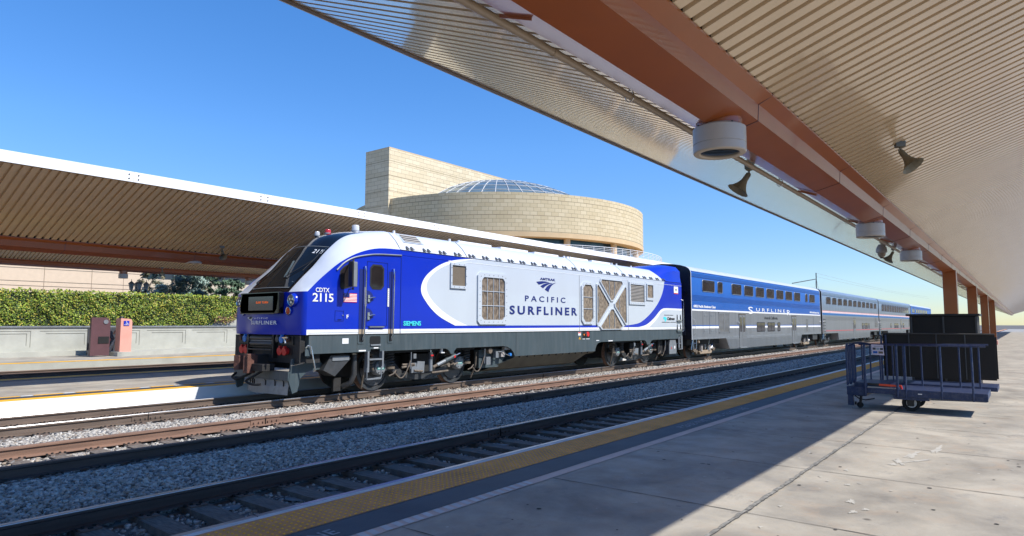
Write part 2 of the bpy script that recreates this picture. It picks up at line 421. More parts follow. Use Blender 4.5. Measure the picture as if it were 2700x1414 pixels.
while x < 60:
    L_ = []; R_ = []
    for k in range(0, 60):
        y = 3.88-k*.12; j = random.uniform(-.004, .004); wd = random.uniform(.003, .007)
        L_.append((x+j-wd, y, .2042)); R_.append((x+j+wd, y, .2042))
    mb.grid([L_, R_], M['joint'], False); x += 2.06
tag(mb.build('slab_joints'), kind='structure')
mb = MB(); L_ = []; R_ = []; xx = -5.
while xx < 60:
    j = random.uniform(-.008, .008); wd = random.uniform(.012, .028); L_.append((xx, 1.94+j-wd, .2065)); R_.append((xx, 1.94+j+wd, .2065)); xx += .05
mb.grid([L_, R_], M['caulk'], False)
L_ = []; R_ = []; xx = -5.
while xx < 60:
    j = random.uniform(-.008, .004); L_.append((xx, 1.925+j, .2085)); R_.append((xx, 1.925+j-random.uniform(.004, .012), .2085)); xx += .06
mb.grid([L_, R_], M['joint'], False)
tag(mb.build('expansion_joint'), kind='structure')
# worn pale patches (spilled cement) on the near slab
M['patch'] = mat('cement_smear', (.44, .42, .375), .8, var=.12, scale=9)
mb = MB()
for (px, py, a, b_, rot_) in ((9.3, 1.15, .34, .035, -.1), (8.75, 1.22, .22, .03, .3), (8.95, 1.05, .3, .02, -.5), (9.9, .95, .4, .03, -.05), (8.55, 1.25, .08, .03, 0), (7.2, 1.45, .05, .02, 0), (6.55, 1.3, .09, .025, .2), (6.2, 1.22, .07, .02, -.2), (6.35, 1.15, .04, .02, 0), (7.9, 1.6, .06, .015, .1), (5.3, 1.7, .03, .012, 0), (6.0, 1.75, .03, .015, 0), (5.0, 1.55, .02, .01, 0), (7.4, 1.75, .03, .015, 0)):
    pts = []
    for k in range(40):
        t_ = k/40*6.283; rr = .75+.22*math.sin(3*t_+px*9)+.18*math.sin(7*t_+py*20)+.1*math.sin(13*t_+px*30); u_ = a*rr*math.cos(t_); v_ = b_*rr*math.sin(t_)*1.6
        pts.append((px+u_*math.cos(rot_)-v_*math.sin(rot_), py+u_*math.sin(rot_)+v_*math.cos(rot_), .2045))
    mb.face(pts, M['patch'])
for k in range(150):
    px, py = random.uniform(4, 20), random.uniform(-1.5, 3.8); r_ = random.uniform(.008, .022)
    mb.face([(px+r_*random.uniform(.8, 1.2)*math.cos(q), py+r_*random.uniform(.8, 1.2)*math.sin(q), .2047) for q in [a/8*6.283 for a in range(8)]], M['joint'] if k % 3 else M['patch'])
tag(mb.build('cement_patches'), kind='structure')

# middle platform markings
mb = MB(); z = .204
M['white_face'] = mat('white_curb_face', (.8, .8, .8), .6, var=.04)
for (a, b_, mm) in ((16.0, 16.42, M['yellow']), (16.43, 16.83, M['asphalt']), (21.15, 21.22, M['stripe']), (21.23, 21.8, M['asphalt']), (21.81, 22.3, M['yellow'])):
    mb.face([(-40, a, z), (260, a, z), (260, b_, z), (-40, b_, z)], mm)
x = -40
while x < 60:
    mb.face([(x, 16.84, z), (x+.55, 16.84, z), (x+.55, 17.0, z), (x, 17.0, z)], M['yellow']); mb.face([(x+.56, 16.84, z), (x+.78, 16.84, z), (x+.78, 17.0, z), (x+.56, 17.0, z)], M['white_edge']); x += .8
tag(mb.build('platform_markings'), kind='structure')
mb = MB(); mb.box(-40, 260, 15.955, 15.978, -.12, .207, M['white_face']); tag(mb.build('platform_curb'), kind='structure')
mb = MB(); z = .204
mb.face([(-60, 30.17, z), (260, 30.17, z), (260, 30.8, z), (-60, 30.8, z)], M['yellow']); tag(mb.build('yellow_line'), kind='structure')
mb = MB(); mb.box(-60, 260, 30.10, 30.14, -.3, .19, M['concrete_wall']); tag(mb.build('concrete_curb'), kind='structure')

# ================================================================== TRACKS
G = 1.505
Y1 = 5.688; TR = [Y1+G/2, Y1+G+2.807+G/2, Y1+2*G+2.807+2.19+G/2]
def rail_prof(yc, top=0.):
    h = .168; z0 = top-h
    pts = [(-.07, 0), (.07, 0), (.07, .011), (.012, .028), (.009, .118), (.034, .130), (.036, .158), (.030, .168), (-.030, .168), (-.036, .158), (-.034, .130), (-.009, .118), (-.012, .028), (-.07, .011)]
    return [(yc+a, z0+b_) for a, b_ in pts]
def add_rail(parent, yc, x0, x1, m_side, m_head, joints=()):
    mb = MB(); pr = rail_prof(yc); n = len(pr); xs = [x0]+list(np.arange(max(x0, -10), 40, 5))+[x1]
    xs = sorted(set(float(a) for a in xs))
    for a, b_ in zip(xs[:-1], xs[1:]):
        for i in range(n):
            j = (i+1) % n
            mm = m_head if i in (6, 7, 8) else m_side
            mb.face([(a, *pr[i]), (b_, *pr[i]), (b_, *pr[j]), (a, *pr[j])], mm)
    for jx in joints:
        mb.box(jx-.004, jx+.004, yc-.039, yc+.039, -.17, .0015, M['black'])
        for s in (-1, 1):
            mb.box(jx-.3, jx+.3, yc+s*.012-.009, yc+s*.012+.009, -.145, -.045, m_side)
            for bx in (-.24, -.14, -.05, .05, .14, .24): mb.cyl((jx+bx, yc+s*.02, -.095), (jx+bx, yc+s*.045, -.095), .014, m_side, 6)
    return mb.build('rail', parent)
def make_track(label, yc, mside, mhead, x0t, joints, near=True, group='railway tracks between the platforms'):
    t = thing('railway_track', label, 'railway track', (0, yc, 0), group)
    for s in (-1, 1):
        add_rail(t, yc+s*G/2, -60, 260, mside[(s+1)//2], mhead, [j+(s*2.7) for j in joints])
    # ties: individual parts near, the far rest as one
    mb = MB(); yy = yc
    def tie_geo(mb, x, jit=0):
        a = jit; w_ = .115
        n = len(mb.v)
        mb.box(x-w_, x+w_, yy-1.25, yy+1.25, -.32, -.182, M['tie'])
        for k in range(n, n+8):
            X, Y, Z = mb.v[k]; mb.v[k] = (X+(Y-yy)*a+random.uniform(-.008, .008), Y+random.uniform(-.02, .02), Z+random.uniform(-.004, .004))
        for s in (-1, 1):
            yr = yy+s*G/2
            mb.box(x-.09, x+.09, yr-.165, yr+.165, -.181, -.1665, M['plate'])
            for q in (-1, 1):
                for dx in (-.05, .05):
                    mb.box(x+dx*q-.012, x+dx*q+.012, yr+q*.082-.012, yr+q*.082+.012, -.17, -.145, M['rubber'])
                mb.box(x-.02, x+.02, yr+q*.135-.012, yr+q*.135+.012, -.17, -.155, M['rubber'])
            for q in (-1, 1):   # rail anchors
                if random.random() < .7: mb.box(x+q*.115-.012, x+q*.115+.012, yr-.09, yr+.09, -.178, -.152, M['rubber'])
    n = 0; x = x0t
    while n < 100:
        m1 = MB(); tie_geo(m1, x, random.uniform(-.015, .015)); m1.build('tie', t); x += .52+random.uniform(-.02, .02); n += 1
    rest = MB()
    while x < 130: tie_geo(rest, x); x += .53
    o = rest.build('distant_ties', t); o['kind'] = 'stuff'
    return t
make_track('nearest track in shade, darkened rails and half buried timber ties beside the yellow platform edge', TR[0], (M['rail_shaded'], M['rail_shaded']), M['rail_head'], 1.0, (6.1,))
make_track('middle track with one dark shaded rail and one rusty sunlit rail, ties in pale ballast', TR[1], (M['rail_shaded'], M['rail_rust']), M['rail_rust'], 1.5, (4.3, 16))
make_track('third track carrying the blue locomotive and its train, tan sided rails', TR[2], (M['rail'], M['rail']), M['rail_head'], 3.0, (8.5, 21.9))
for yc, lb in ((23.9, 'fourth track in the canopy shade beyond the middle platform'), (28.35, 'farthest track in front of the low concrete wall')):
    t = thing('railway_track', lb, 'railway track', (0, yc, 0), 'railway tracks between the platforms')
    for s in (-1, 1): add_rail(t, yc+s*G/2, -60, 260, M['rail'], M['rail_rust'])
    rest = MB(); x = -5
    while x < 60: rest.box(x-.11, x+.11, yc-1.25, yc+1.25, -.3, -.17, M['tie']); x += .53
    o = rest.build('ties', t); o['kind'] = 'stuff'

# ------------------------------------------------------------------ ballast stones (uncountable)
def stones(name, specs, mats_):
    rng = np.random.default_rng(5)
    base = np.array([[-1, -1, -1], [1, -1, -1], [1, 1, -1], [-1, 1, -1], [-1, -1, 1], [1, -1, 1], [1, 1, 1], [-1, 1, 1]], float)
    quads = np.array([[3, 2, 1, 0], [4, 5, 6, 7], [0, 1, 5, 4], [1, 2, 6, 5], [2, 3, 7, 6], [3, 0, 4, 7]])
    tris = []
    for q in quads: tris += [[q[0], q[1], q[2]], [q[0], q[2], q[3]]]
    tris = np.array(tris)
    VV = []; 
    for (x0, x1, y0, y1, dens, r0, r1, zf, bias) in specs:
        n = int((x1-x0)*(y1-y0)*dens)
        x = rng.uniform(x0, x1, n); y = rng.uniform(y0, y1, n); r = rng.uniform(r0, r1, n)
        z = np.array([zf(a) for a in y]) + rng.uniform(-.6, .5, n)*r + bias
        # keep the rail heads and tie tops mostly clear
        keep = np.ones(n, bool)
        for yc in (TR[0], TR[1], TR[2]):
            for s in (-1, 1):
                keep &= ~((np.abs(y-(yc+s*G/2)) < .085))
        x, y, r, z = x[keep], y[keep], r[keep], z[keep]; n = len(x)
        B = base[None]*rng.uniform(.45, 1.0, (n, 8, 3))
        B *= (rng.uniform(.6, 1.2, (n, 1, 3))*np.array([1, 1, .75]))*r[:, None, None]
        a = rng.uniform(0, 6.283, n); c, s = np.cos(a), np.sin(a); b2 = rng.uniform(-.7, .7, n); cb, sb = np.cos(b2), np.sin(b2)
        X = B[..., 0]*cb[:, None]-B[..., 2]*sb[:, None]; Z = B[..., 0]*sb[:, None]+B[..., 2]*cb[:, None]; Y = B[..., 1]
        X, Y = X*c[:, None]-Y*s[:, None], X*s[:, None]+Y*c[:, None]
        VV.append(np.stack([X+x[:, None], Y+y[:, None], Z+z[:, None]], -1).reshape(-1, 3))
    V = np.concatenate(VV); ns = len(V)//8
    F = (tris[None]+(np.arange(ns)*8)[:, None, None]).reshape(-1)
    me = bpy.data.meshes.new(name); nf = ns*12
    me.vertices.add(len(V)); me.vertices.foreach_set('co', V.ravel())
    me.loops.add(nf*3); me.loops.foreach_set('vertex_index', F)
    me.polygons.add(nf); me.polygons.foreach_set('loop_start', np.arange(nf)*3)
    for m in mats_: me.materials.append(m)
    me.polygons.foreach_set('material_index', np.repeat(rng.choice(len(mats_), ns, p=[.5, .25, .17, .08]), 12))
    me.update(calc_edges=True); me.validate()
    o = bpy.data.objects.new(name, me); COL.objects.link(o); return o
def smat(n, c): return mat(n, c, .85, var=.2, scale=15)
MS = [smat('stone_grey', (.36, .335, .30)), smat('stone_pale', (.48, .455, .41)), smat('stone_dark', (.17, .165, .16)), smat('stone_brown', (.32, .26, .2))]
specs = [
    (1.5, 9, 7.28, 9.9, 1150, .014, .032, bed_z, .012), (9, 18, 7.28, 9.9, 800, .017, .034, bed_z, .012), (18, 34, 7.28, 9.9, 420, .024, .044, bed_z, .012), (34, 70, 7.28, 9.9, 130, .04, .065, bed_z, .01),
    (2, 9, 4.95, 7.25, 330, .012, .034, bed_z, .0), (9, 22, 4.95, 7.25, 260, .015, .036, bed_z, .0), (22, 45, 5.0, 7.25, 110, .02, .04, bed_z, .0),
    (2.5, 10, 9.9, 11.5, 620, .016, .036, bed_z, .0), (10, 26, 9.9, 11.5, 450, .02, .038, bed_z, .0), (26, 55, 9.9, 11.5, 150, .03, .05, bed_z, .0),
    (3, 14, 11.5, 13.62, 900, .018, .038, bed_z, .018), (14, 30, 11.5, 13.62, 480, .022, .042, bed_z, .018), (30, 70, 11.5, 13.62, 170, .035, .06, bed_z, .015),
    (4, 30, 13.7, 15.9, 160, .02, .04, bed_z, .0),
]
o = stones('ballast', specs, MS); tag(o, 'grey crushed stone ballast around the railway ties', 'ballast', kind='stuff')
# fine pale mud between the ties of the nearest track
M['mud'] = mat('dried_mud', (.2, .2, .195), .95, var=.4, scale=4, bump=.6)
mb = MB()
for k in range(70):
    cx_, cy_ = random.uniform(2, 22), random.uniform(5.85, 7.0); a, b_ = random.uniform(.12, .3), random.uniform(.1, .3)
    mb.face([(cx_+a*random.uniform(.5, 1.1)*math.cos(t), cy_+b_*random.uniform(.5, 1.1)*math.sin(t), bed_z(cy_)+.02+random.uniform(0, .006)) for t in [q/12*6.283 for q in range(12)]], M['mud'])
tag(mb.build('dried_mud'), 'patches of pale dried mud between the ties of the nearest track', 'mud', kind='stuff')
#@@NEXT@@

# ================================================================== CANOPIES
def canopy(name, label, dy, dz, x0, x1, edge_n, edge_f, cols, near=False):
    """butterfly platform canopy: two corrugated roof slopes falling to a folded steel valley beam"""
    t = thing(name, label, 'platform canopy', (x0, 1.9+dy, .2), 'butterfly platform canopies')
    mb = MB(); pit = .165
    def slope(ya, za, yb, zb):
        # underside profile along X: pan (low) .105, web .015, flute (high) .03, web .015
        L1 = []; L2 = []; x = x0
        while x < x1:
            for dx, hh in ((0, 0), (.110, 0), (.114, .055), (.161, .055)): L1.append((x+dx, ya+dy, za+dz+hh)); L2.append((x+dx, yb+dy, zb+dz+hh))
            x += pit
        mb.grid([L1, L2], M['deck'], False)
        mb.face([(x0, ya+dy, za+dz+.09), (x1, ya+dy, za+dz+.09), (x1, yb+dy, zb+dz+.09), (x0, yb+dy, zb+dz+.09)], M['fascia'])
    yn, zn = edge_n; yf, zf = edge_f
    slope(1.69, 3.845, yn, zn+.03); slope(2.33, 3.67, yf, zf+.03)
    mb.box(x0, x1, 1.698+dy, 1.75+dy, 3.842+dz, 4.02+dz, M['rubber']); mb.box(x0, x1, 2.30+dy, 2.365+dy, 3.67+dz, 3.85+dz, M['rubber']); mb.box(x0, x1, 1.6+dy, 2.5+dy, 4.022+dz, 4.04+dz, M['rubber'])  # black fillers added to stop sky light leaking through the open valley
    mb.box(x0, x1, 2.34+dy, 2.5+dy, 3.80+dz, 4.02+dz, M['maroon'])
    mb.build('roof_deck', t)
    # valley beam: folded plate
    mb = MB(); P = [(1.68, 3.82), (1.805, 3.77), (1.815, 3.62), (2.12, 3.54), (2.37, 3.635), (2.37, 3.665), (1.68, 3.84)]
    poly = [(a+dy, b_+dz) for a, b_ in P]
    mb.prism(poly, 'x', x0, x1, M['purple'])
    jx = 5.92-3.32*math.floor((5.92-x0)/3.32)
    while jx < min(x1, 80):       # sleeve joints in the beam cover
        q = [(1.677, 3.822), (1.802, 3.766), (1.812, 3.616), (2.12, 3.536), (2.373, 3.633), (2.373, 3.66), (1.677, 3.836)]
        mb.prism([(a+dy, b_+dz) for a, b_ in q], 'x', jx-.006, jx+.006, M['maroon'])
        mb.obox((jx+.35, 2.30+dy, 3.60+dz), (.004, 0, 0), (0, .12, .045), (0, 0, .012), M['purple'])
        jx += 3.32
    mb.build('valley_beam', t)
    for (ye, ze, s) in ((yn, zn, -1), (yf, zf, 1)):
        mb = MB()
        a, b_ = sorted((ye+dy, ye+dy+s*.02))
        mb.box(x0, x1, a, b_, ze+dz, ze+dz+.235, M['fascia'])
        a, b_ = sorted((ye+dy-s*.06, ye+dy-s*.003))
        mb.box(x0, x1, a, b_, ze+dz-.004, ze+dz+.026, M['trim'])
        jx = 6.13-3.24*math.floor((6.13-x0)/3.24)
        while jx < min(x1, 90):
            for q in (-.1, .1):
                for zz in (.07, .165):
                    mb.cyl((jx+q, ye+dy+s*.019, ze+dz+zz), (jx+q, ye+dy+s*.03, ze+dz+zz), .016, M['rubber'], 8)
            mb.box(jx-.003, jx+.003, *sorted((ye+dy+s*.0195, ye+dy+s*.0215)), ze+dz+.003, ze+dz+.232, M['trim'])
            jx += 3.24
        mb.build('edge_fascia', t)
    for cx_ in cols:
        mb = MB(); yc = 1.97+dy
        mb.box(cx_-.2, cx_+.2, yc-.2, yc+.2, .2, 3.62+dz, M['purple']); mb.box(cx_-.26, cx_+.26, yc-.26, yc+.26, .2, .5, M['pink'])
        mb.build('column', t, bevel=.02)
    return t
canopy('platform_canopy', 'near canopy overhead, cream ribbed deck and orange brown valley beam seen from below', 0, 0, -14, 170, (-1.70, 5.00), (5.84, 5.08), [-9, 27, 39, 51, 63], True)
canopy('platform_canopy', 'canopy with bright white fascia behind the locomotive, over the middle platform', 17.4, 0, -20, 120, (-1.60, 4.96), (5.84, 4.96), [-1, 16, 28, 40])
canopy('platform_canopy', 'farthest canopy, only its brown beam and ribs show under the white edged canopy', 36.6, 1.0, -20, 90, (-1.60, 4.96), (5.84, 4.96), [-1, 26, 38])

# sprinkler pipe with hangers
t = thing('sprinkler_pipe', 'cream pipe hung under the ribbed deck beside the near valley beam', 'pipe', (0, 2.55, 3.71))
mb = MB(); mb.tube([(-14, 2.55, 3.71), (170, 2.55, 3.71)], .03, M['pipe'], 10); 
for x in (.5, 3.7, 6.9, 10.1, 13.3): mb.tube([(x, 2.55, 3.71), (x+.05, 2.55, 3.71)], .034, M['pipe'], 10)
mb.build('pipe_run', t)
for x in (-3.6, .6, 4.86, 9.18, 13.5, 17.8, 22.1, 26.4, 30.7):
    mb = MB()
    mb.tube([(x, 2.55+.042*math.cos(a), 3.71+.05*math.sin(a)) for a in [q/12*6.283 for q in range(12)]], .005, M['chrome'], 5, closed=True)
    mb.tube([(x, 2.55, 3.76), (x, 2.55, 3.80)], .006, M['chrome'], 6); mb.build('pipe_hanger', t)

def make_lamp():
    t = thing('canopy_lamp', 'x', 'lamp', (0, 0, 0), 'drum lamps hanging under the canopy beams')
    mb = MB(); mb.lathe([(.232, .28), (.232, .50)], (0, 0, 0), (0, 0, 1), M['purple'], 32); mb.lathe([(0, .279), (.232, .28)], (0, 0, 0), (0, 0, 1), M['purple'], 32); mb.build('mounting_collar', t)
    mb = MB(); mb.lathe([(.225, .285), (.235, .262), (.262, .262), (.268, .255), (.268, .092), (.263, .088), (.263, .084), (.268, .080), (.268, .008), (.262, 0), (.235, -.004)], (0, 0, 0), (0, 0, 1), M['lamp_body'], 40)
    for a in (2.2, 2.6, 4.0, 5.6): mb.cyl((.262*math.cos(a), .262*math.sin(a), .262), (.262*math.cos(a), .262*math.sin(a), .272), .01, M['rubber'], 6)
    mb.build('drum_housing', t, 30)
    mb = MB(); mb.lathe([(.262, -.001), (.255, -.006), (.205, -.006), (.195, .002), (.195, .02)], (0, 0, 0), (0, 0, 1), M['trim_ring'], 40); mb.build('bezel_ring', t, 30)
    mb = MB(); mb.lathe([(.197, .012), (.12, .006), (0, .004)], (0, 0, 0), (0, 0, 1), M['lamp_glass'], 40); mb.build('lens', t)
    mb = MB()
    for k in range(5): a = k*1.256; mb.cyl((.1*math.cos(a), .1*math.sin(a), .03), (.1*math.cos(a), .1*math.sin(a), .06), .02, M['chrome'], 8)
    return t
M['trim_ring'] = mat('lamp_bezel', (.5, .42, .33), .5, var=.05)
lamp = make_lamp(); lamp.scale = (.86, .86, .86); lamp.location = (5.66, 2.08, 3.305); lamp['label'] = 'largest drum lamp, hanging under the orange beam, its round lens showing'
spots = [(12.95, 2.08, 3.32, 'second drum lamp along the near beam, small white drum above the coaches'),
         (18.2, 2.08, 3.30, 'third drum lamp along the near beam, cut by the right edge of the view'),
         (9.35, 19.5, 3.54, 'drum lamp hidden behind the first brown beam, only its rim peeking below'),
         (16.6, 19.5, 3.54, 'drum lamp under the middle canopy behind the locomotive'),
         (14.75, 38.7, 4.18, 'grey drum lamp under the second brown beam, above the street lanterns'),
         (22.1, 38.7, 4.18, 'grey drum lamp under the second brown beam, beside the windshield')]
for x, y, z, lb in spots: copy_tree(lamp, (x, y, z), random.uniform(0, 6), lb)

def make_horn():
    t = thing('horn_speaker', 'x', 'loudspeaker', (0, 0, 0), 'horn loudspeakers hanging from the canopies')
    mb = MB(); mb.box(-.085, .085, -.06, .06, -.10, 0, M['greybox']); mb.box(-.07, .07, -.05, .05, -.115, -.10, M['olive']); mb.build('junction_box', t, bevel=.006)
    mb = MB()
    mb.tube([(0, 0, -.11), (0, 0, -.15)], .02, M['olive'], 8)
    mb.tube([(.03*math.cos(a), 0, -.17+.03*math.sin(a)) for a in [q/10*6.283 for q in range(10)]], .009, M['greybox'], 6, closed=True); mb.build('swivel', t)
    # horn: rectangular flare along direction d
    d = Vector((-.36, .42, -.83)).normalized(); u = Vector((.618, -.786, 0)); u = (u-d*u.dot(d)).normalized(); v = d.cross(u).normalized(); rows = []
    st = Vector((0, 0, -.175))
    for s_, a, b_ in ((0, .035, .035), (.02, .05, .048), (.16, .058, .055), (.22, .07, .062), (.30, .105, .085), (.37, .155, .125), (.41, .20, .16), (.415, .205, .165)):
        c = st+d*s_; rows.append([c+u*(a*math.cos(q))*1.0*(1 if s_ < .2 else 1.05)+v*(b_*math.sin(q)) for q in [2*math.pi*(k+.5)/12 for k in range(12)]])
    mb = MB(); mb.grid(rows, M['olive'], False, closed=True)
    rows2 = [[p*.97+(st+d*.2)*.03 for p in r] for r in rows[::-1][:5]]
    mb.grid([rows[-1]]+rows2, M['olive'], False, closed=True); mb.face(rows2[-1], M['black'])
    mb.face(rows[0], M['olive'])
    mb.build('horn', t)
    mb = MB(); c = st+d*.075-v*.057*(1 if (-v).z < 0 else 1)
    mb.obox(st+d*.085+Vector((0, -1, 0))*.055, d*.03, v*.022, Vector((0, .004, 0)), M['lamp_body']); mb.obox(st+d*.085+Vector((0, -1, 0))*.061, d*.007, v*.007, Vector((0, .003, 0)), M['black']); mb.build('label_plate', t)
    return t
horn = make_horn(); horn.scale = (.66, .66, .66); horn.location = (8.25, 2.66, 3.80); horn['label'] = 'olive horn loudspeaker right of the largest drum lamp, pointing down left'
for x, y, z, rz, lb in ((19.7, 2.65, 3.80, 0, 'small olive horn loudspeaker near the far end of the pipe, beside the camera dome'),
                    (9.29, 1.12, 4.06, 2.0, 'horn loudspeaker on a grey box on the right hand deck, cut by the right edge'),
                    (9.4, 17.95, 3.97, 2.2, 'grey horn loudspeaker hanging in front of the first brown beam'),
                    (16.0, 36.9, 4.78, 2.2, 'dark horn loudspeaker between the two brown beams')):
    copy_tree(horn, (x, y, z), rz, lb)
t = thing('security_camera', 'beige security camera dome with dark lens hanging under the near deck', 'camera', (19.9, 2.95, 3.72))
mb = MB(); mb.lathe([(.0, .2), (.07, .2), (.12, .12), (.14, .03), (.13, -.02), (.10, -.03)], (19.9, 2.95, 3.72), (0, 0, 1), M['lamp_body'], 20); mb.build('housing', t)
mb = MB(); mb.lathe([(.10, -.03), (.09, -.10), (.05, -.15), (0, -.165)], (19.9, 2.95, 3.72), (0, 0, 1), M['pipe'], 20); mb.build('dome', t)
mb = MB(); mb.lathe([(.045, -.152), (.03, -.175), (0, -.182)], (19.9, 2.95, 3.72), (0, 0, 1), M['black'], 12); mb.build('lens', t)
mb = MB(); mb.tube([(19.9, 2.95, 3.9), (19.95, 2.9, 3.95), (20.4, 2.62, 3.9), (20.7, 2.4, 3.72)], .025, M['lamp_body'], 8); mb.build('bracket_arm', t)

# ================================================================== LOCOMOTIVE
YT = TR[2]+0.0; YS = YT-1.5; YN = YT+1.5
loco = thing('locomotive', 'blue, white and light grey diesel passenger locomotive numbered 2115 at the head of the train', 'locomotive', (8.2, YT, 0))
def sgn(v): return -1 if v < 0 else 1
# roof cross section: (offset, z) half, offset measured from centre
RS = [(1.5, 1.50), (1.5, 1.62), (1.5, 3.72), (1.46, 3.74), (1.385, 3.845), (1.27, 3.98), (1.12, 4.115), (.98, 4.22), (.75, 4.275), (.4, 4.31), (0, 4.32)]
full = [(YT-a, z) for a, z in RS]+[(YT+a, z) for a, z in RS[::-1][1:]]
mb = MB(); X0, X1 = 11.66, 29.68
def roofmat(i, j): return None
xs = [X0, 27.79]
nn = len(full)
def rm(k):
    z = (full[k][1]+full[k+1][1])/2
    if z < 1.62: return M['loco_white']
    if z < 3.72: return M['loco_blue']
    return M['loco_silver']
for k in range(nn-1):
    a, b_ = full[k], full[k+1]
    mb.face([(X0, *a), (27.79, *a), (27.79, *b_), (X0, *b_)], rm(k), (a[1]+b_[1])/2 > 3.73)
# tail hood, rising above the roof line
HS = [(1.5, 1.5), (1.5, 1.62), (1.5, 3.72), (1.47, 3.76), (1.43, 4.0), (1.43, 4.27), (1.22, 4.50), (.95, 4.56), (.65, 4.585), (.3, 4.59), (0, 4.59)]
hs = [(YT-a, z) for a, z in HS]+[(YT+a, z) for a, z in HS[::-1][1:]]
rows = []
for f, x in ((0, 27.79), (.35, 28.1), (.8, 28.6), (1, 29.0), (1, 29.68)):
    rows.append([(x-(.55*(1-f)*max(0, (z1-3.72)/.6) if f < 1 else 0), y1*(1-f)+y2*f, z1*(1-f)+z2*f) for (y1, z1), (y2, z2) in zip(full, hs)])
for i in range(len(rows)-1):
    for k in range(nn-1):
        z = (rows[i][k][2]+rows[i][k+1][2]+rows[i+1][k][2])/3
        mb.face([rows[i][k], rows[i+1][k], rows[i+1][k+1], rows[i][k+1]], M['loco_white'] if z < 1.62 else M['loco_blue'], True)
mb.face([(29.68, y, z) for y, z in hs], M['loco_blue'])
mb.face([(X0, y, z) for y, z in full][::-1], M['loco_blue'])
mb.face([(X0, YS, 1.5), (X1, YS, 1.5), (X1, YN, 1.5), (X0, YN, 1.5)], M['under'])
mb.build('body_shell', loco, 25)

def decal(name, polys, y=YS-.004, parent=loco):
    mb = MB()
    for pts, mm in polys: mb.face([(x, y, z) for x, z in pts], mm)
    return mb.build(name, parent)
def bez(pts, n=6):
    # Catmull-Rom through pts
    P = [pts[0]]+list(pts)+[pts[-1]]; out = []
    for i in range(1, len(P)-2):
        p0, p1, p2, p3 = [np.array(q) for q in P[i-1:i+3]]
        for k in range(n):
            t = k/n; out.append(tuple(.5*((2*p1)+(-p0+p2)*t+(2*p0-5*p1+4*p2-p3)*t*t+(-p0+3*p1-3*p2+p3)*t**3)))
    out.append(tuple(pts[-1])); return out
sw_o = bez([(14.66, 3.715), (14.0, 3.64), (13.57, 3.56), (13.2, 3.44), (12.84, 3.25), (12.57, 3.03), (12.44, 2.80), (12.45, 2.59), (12.61, 2.38), (12.86, 2.15), (13.22, 1.93), (13.80, 1.705)])
sw_i = bez([(14.66, 3.70), (14.0, 3.58), (13.57, 3.47), (13.2, 3.33), (12.89, 3.15), (12.70, 2.96), (12.64, 2.77), (12.72, 2.56), (12.96, 2.33), (13.32, 2.10), (13.81, 1.88), (14.34, 1.705)])
gr_r = bez([(27.79, 3.72), (27.69, 3.39), (27.44, 3.01), (27.02, 2.63), (26.4, 2.25), (25.71, 1.94), (25.14, 1.78), (24.3, 1.705)])
wl_t = bez([(29.68, 2.48), (28.4, 2.48), (27.75, 2.47), (27.45, 2.42), (27.21, 2.32), (26.79, 2.08), (26.28, 1.85), (25.79, 1.70), (25.1, 1.615)])
wl_b = bez([(29.68, 2.395), (28.4, 2.395), (27.85, 2.38), (27.55, 2.33), (27.31, 2.22), (26.89, 1.94), (26.2, 1.615)])
decal('side_livery', [(sw_o+[(27.79, 1.705)]+[(27.79, 3.715)], M['loco_blue'])], YS-.001) if False else None
mb = MB()
def fan(top, bot, y, mm):
    # strip between two polylines resampled to equal counts
    def rs(P, n=60):
        P = np.array(P); d = np.r_[0, np.cumsum(np.hypot(*np.diff(P, axis=0).T))]; q = np.linspace(0, d[-1], n); return np.c_[np.interp(q, d, P[:, 0]), np.interp(q, d, P[:, 1])]
    A, B = rs(top), rs(bot)
    mb.grid([[(a[0], y, a[1]) for a in A], [(b_[0], y, b_[1]) for b_ in B]], mm, False)
fan(sw_o, sw_i, YS-.005, M['loco_white'])
# light grey field: between inner swoosh and the right hand curve, cut in columns of z
zz = np.linspace(1.705, 3.70, 70)
si = np.array(sw_i); gr = np.array(gr_r)
# inner swoosh has two branches (x falls then rises): sample x(z)
xl = np.interp(zz, si[::-1][:, 1], si[::-1][:, 0]); xr = np.interp(zz, gr[::-1][:, 1], gr[::-1][:, 0])
mb.grid([[(a, YS-.003, z) for a, z in zip(xl, zz)], [(b_, YS-.003, z) for b_, z in zip(xr, zz)]], M['loco_grey'], False)
mb.face([(x_, YS-.003, z_) for x_, z_ in ((xl[-1], 3.70), (27.78, 3.70), (27.79, 3.72), (14.66, 3.72))], M['loco_grey'])
fan(wl_t, wl_b, YS-.0055, M['loco_white'])
mb.grid([[(x_, YS-.005, z_) for x_, z_ in wl_b[::-1]], [(x_, YS-.005, 1.612) for x_, z_ in wl_b[::-1]]], M['loco_grey'], False)
mb.build('side_livery', loco)
# seams and the white pin line
mb = MB()
for x in (20.50, 24.28): mb.box(x-.008, x+.008, YS-.0085, YS, 1.50, 3.56, M['steel_grey'])
mb.box(11.69, 11.702, YS-.009, YS, 1.5, 3.60, M['navy'])
mb.box(13.5, 29.66, YS-.0088, YS, 3.565, 3.575, M['loco_white']); mb.box(11.7, 13.5, YS-.0088, YS, 3.575, 3.583, M['loco_blue'])
mb.box(11.66, 29.68, YS-.012, YS-.0, 3.712, 3.724, M['black'])
mb.box(8.9, 29.68, YS-.014, YS, 1.494, 1.506, M['black'])
mb.box(8.9, 29.68, YS-.0095, YS, 1.548, 1.552, M['loco_grey'])
mb.build('panel_seam', loco)
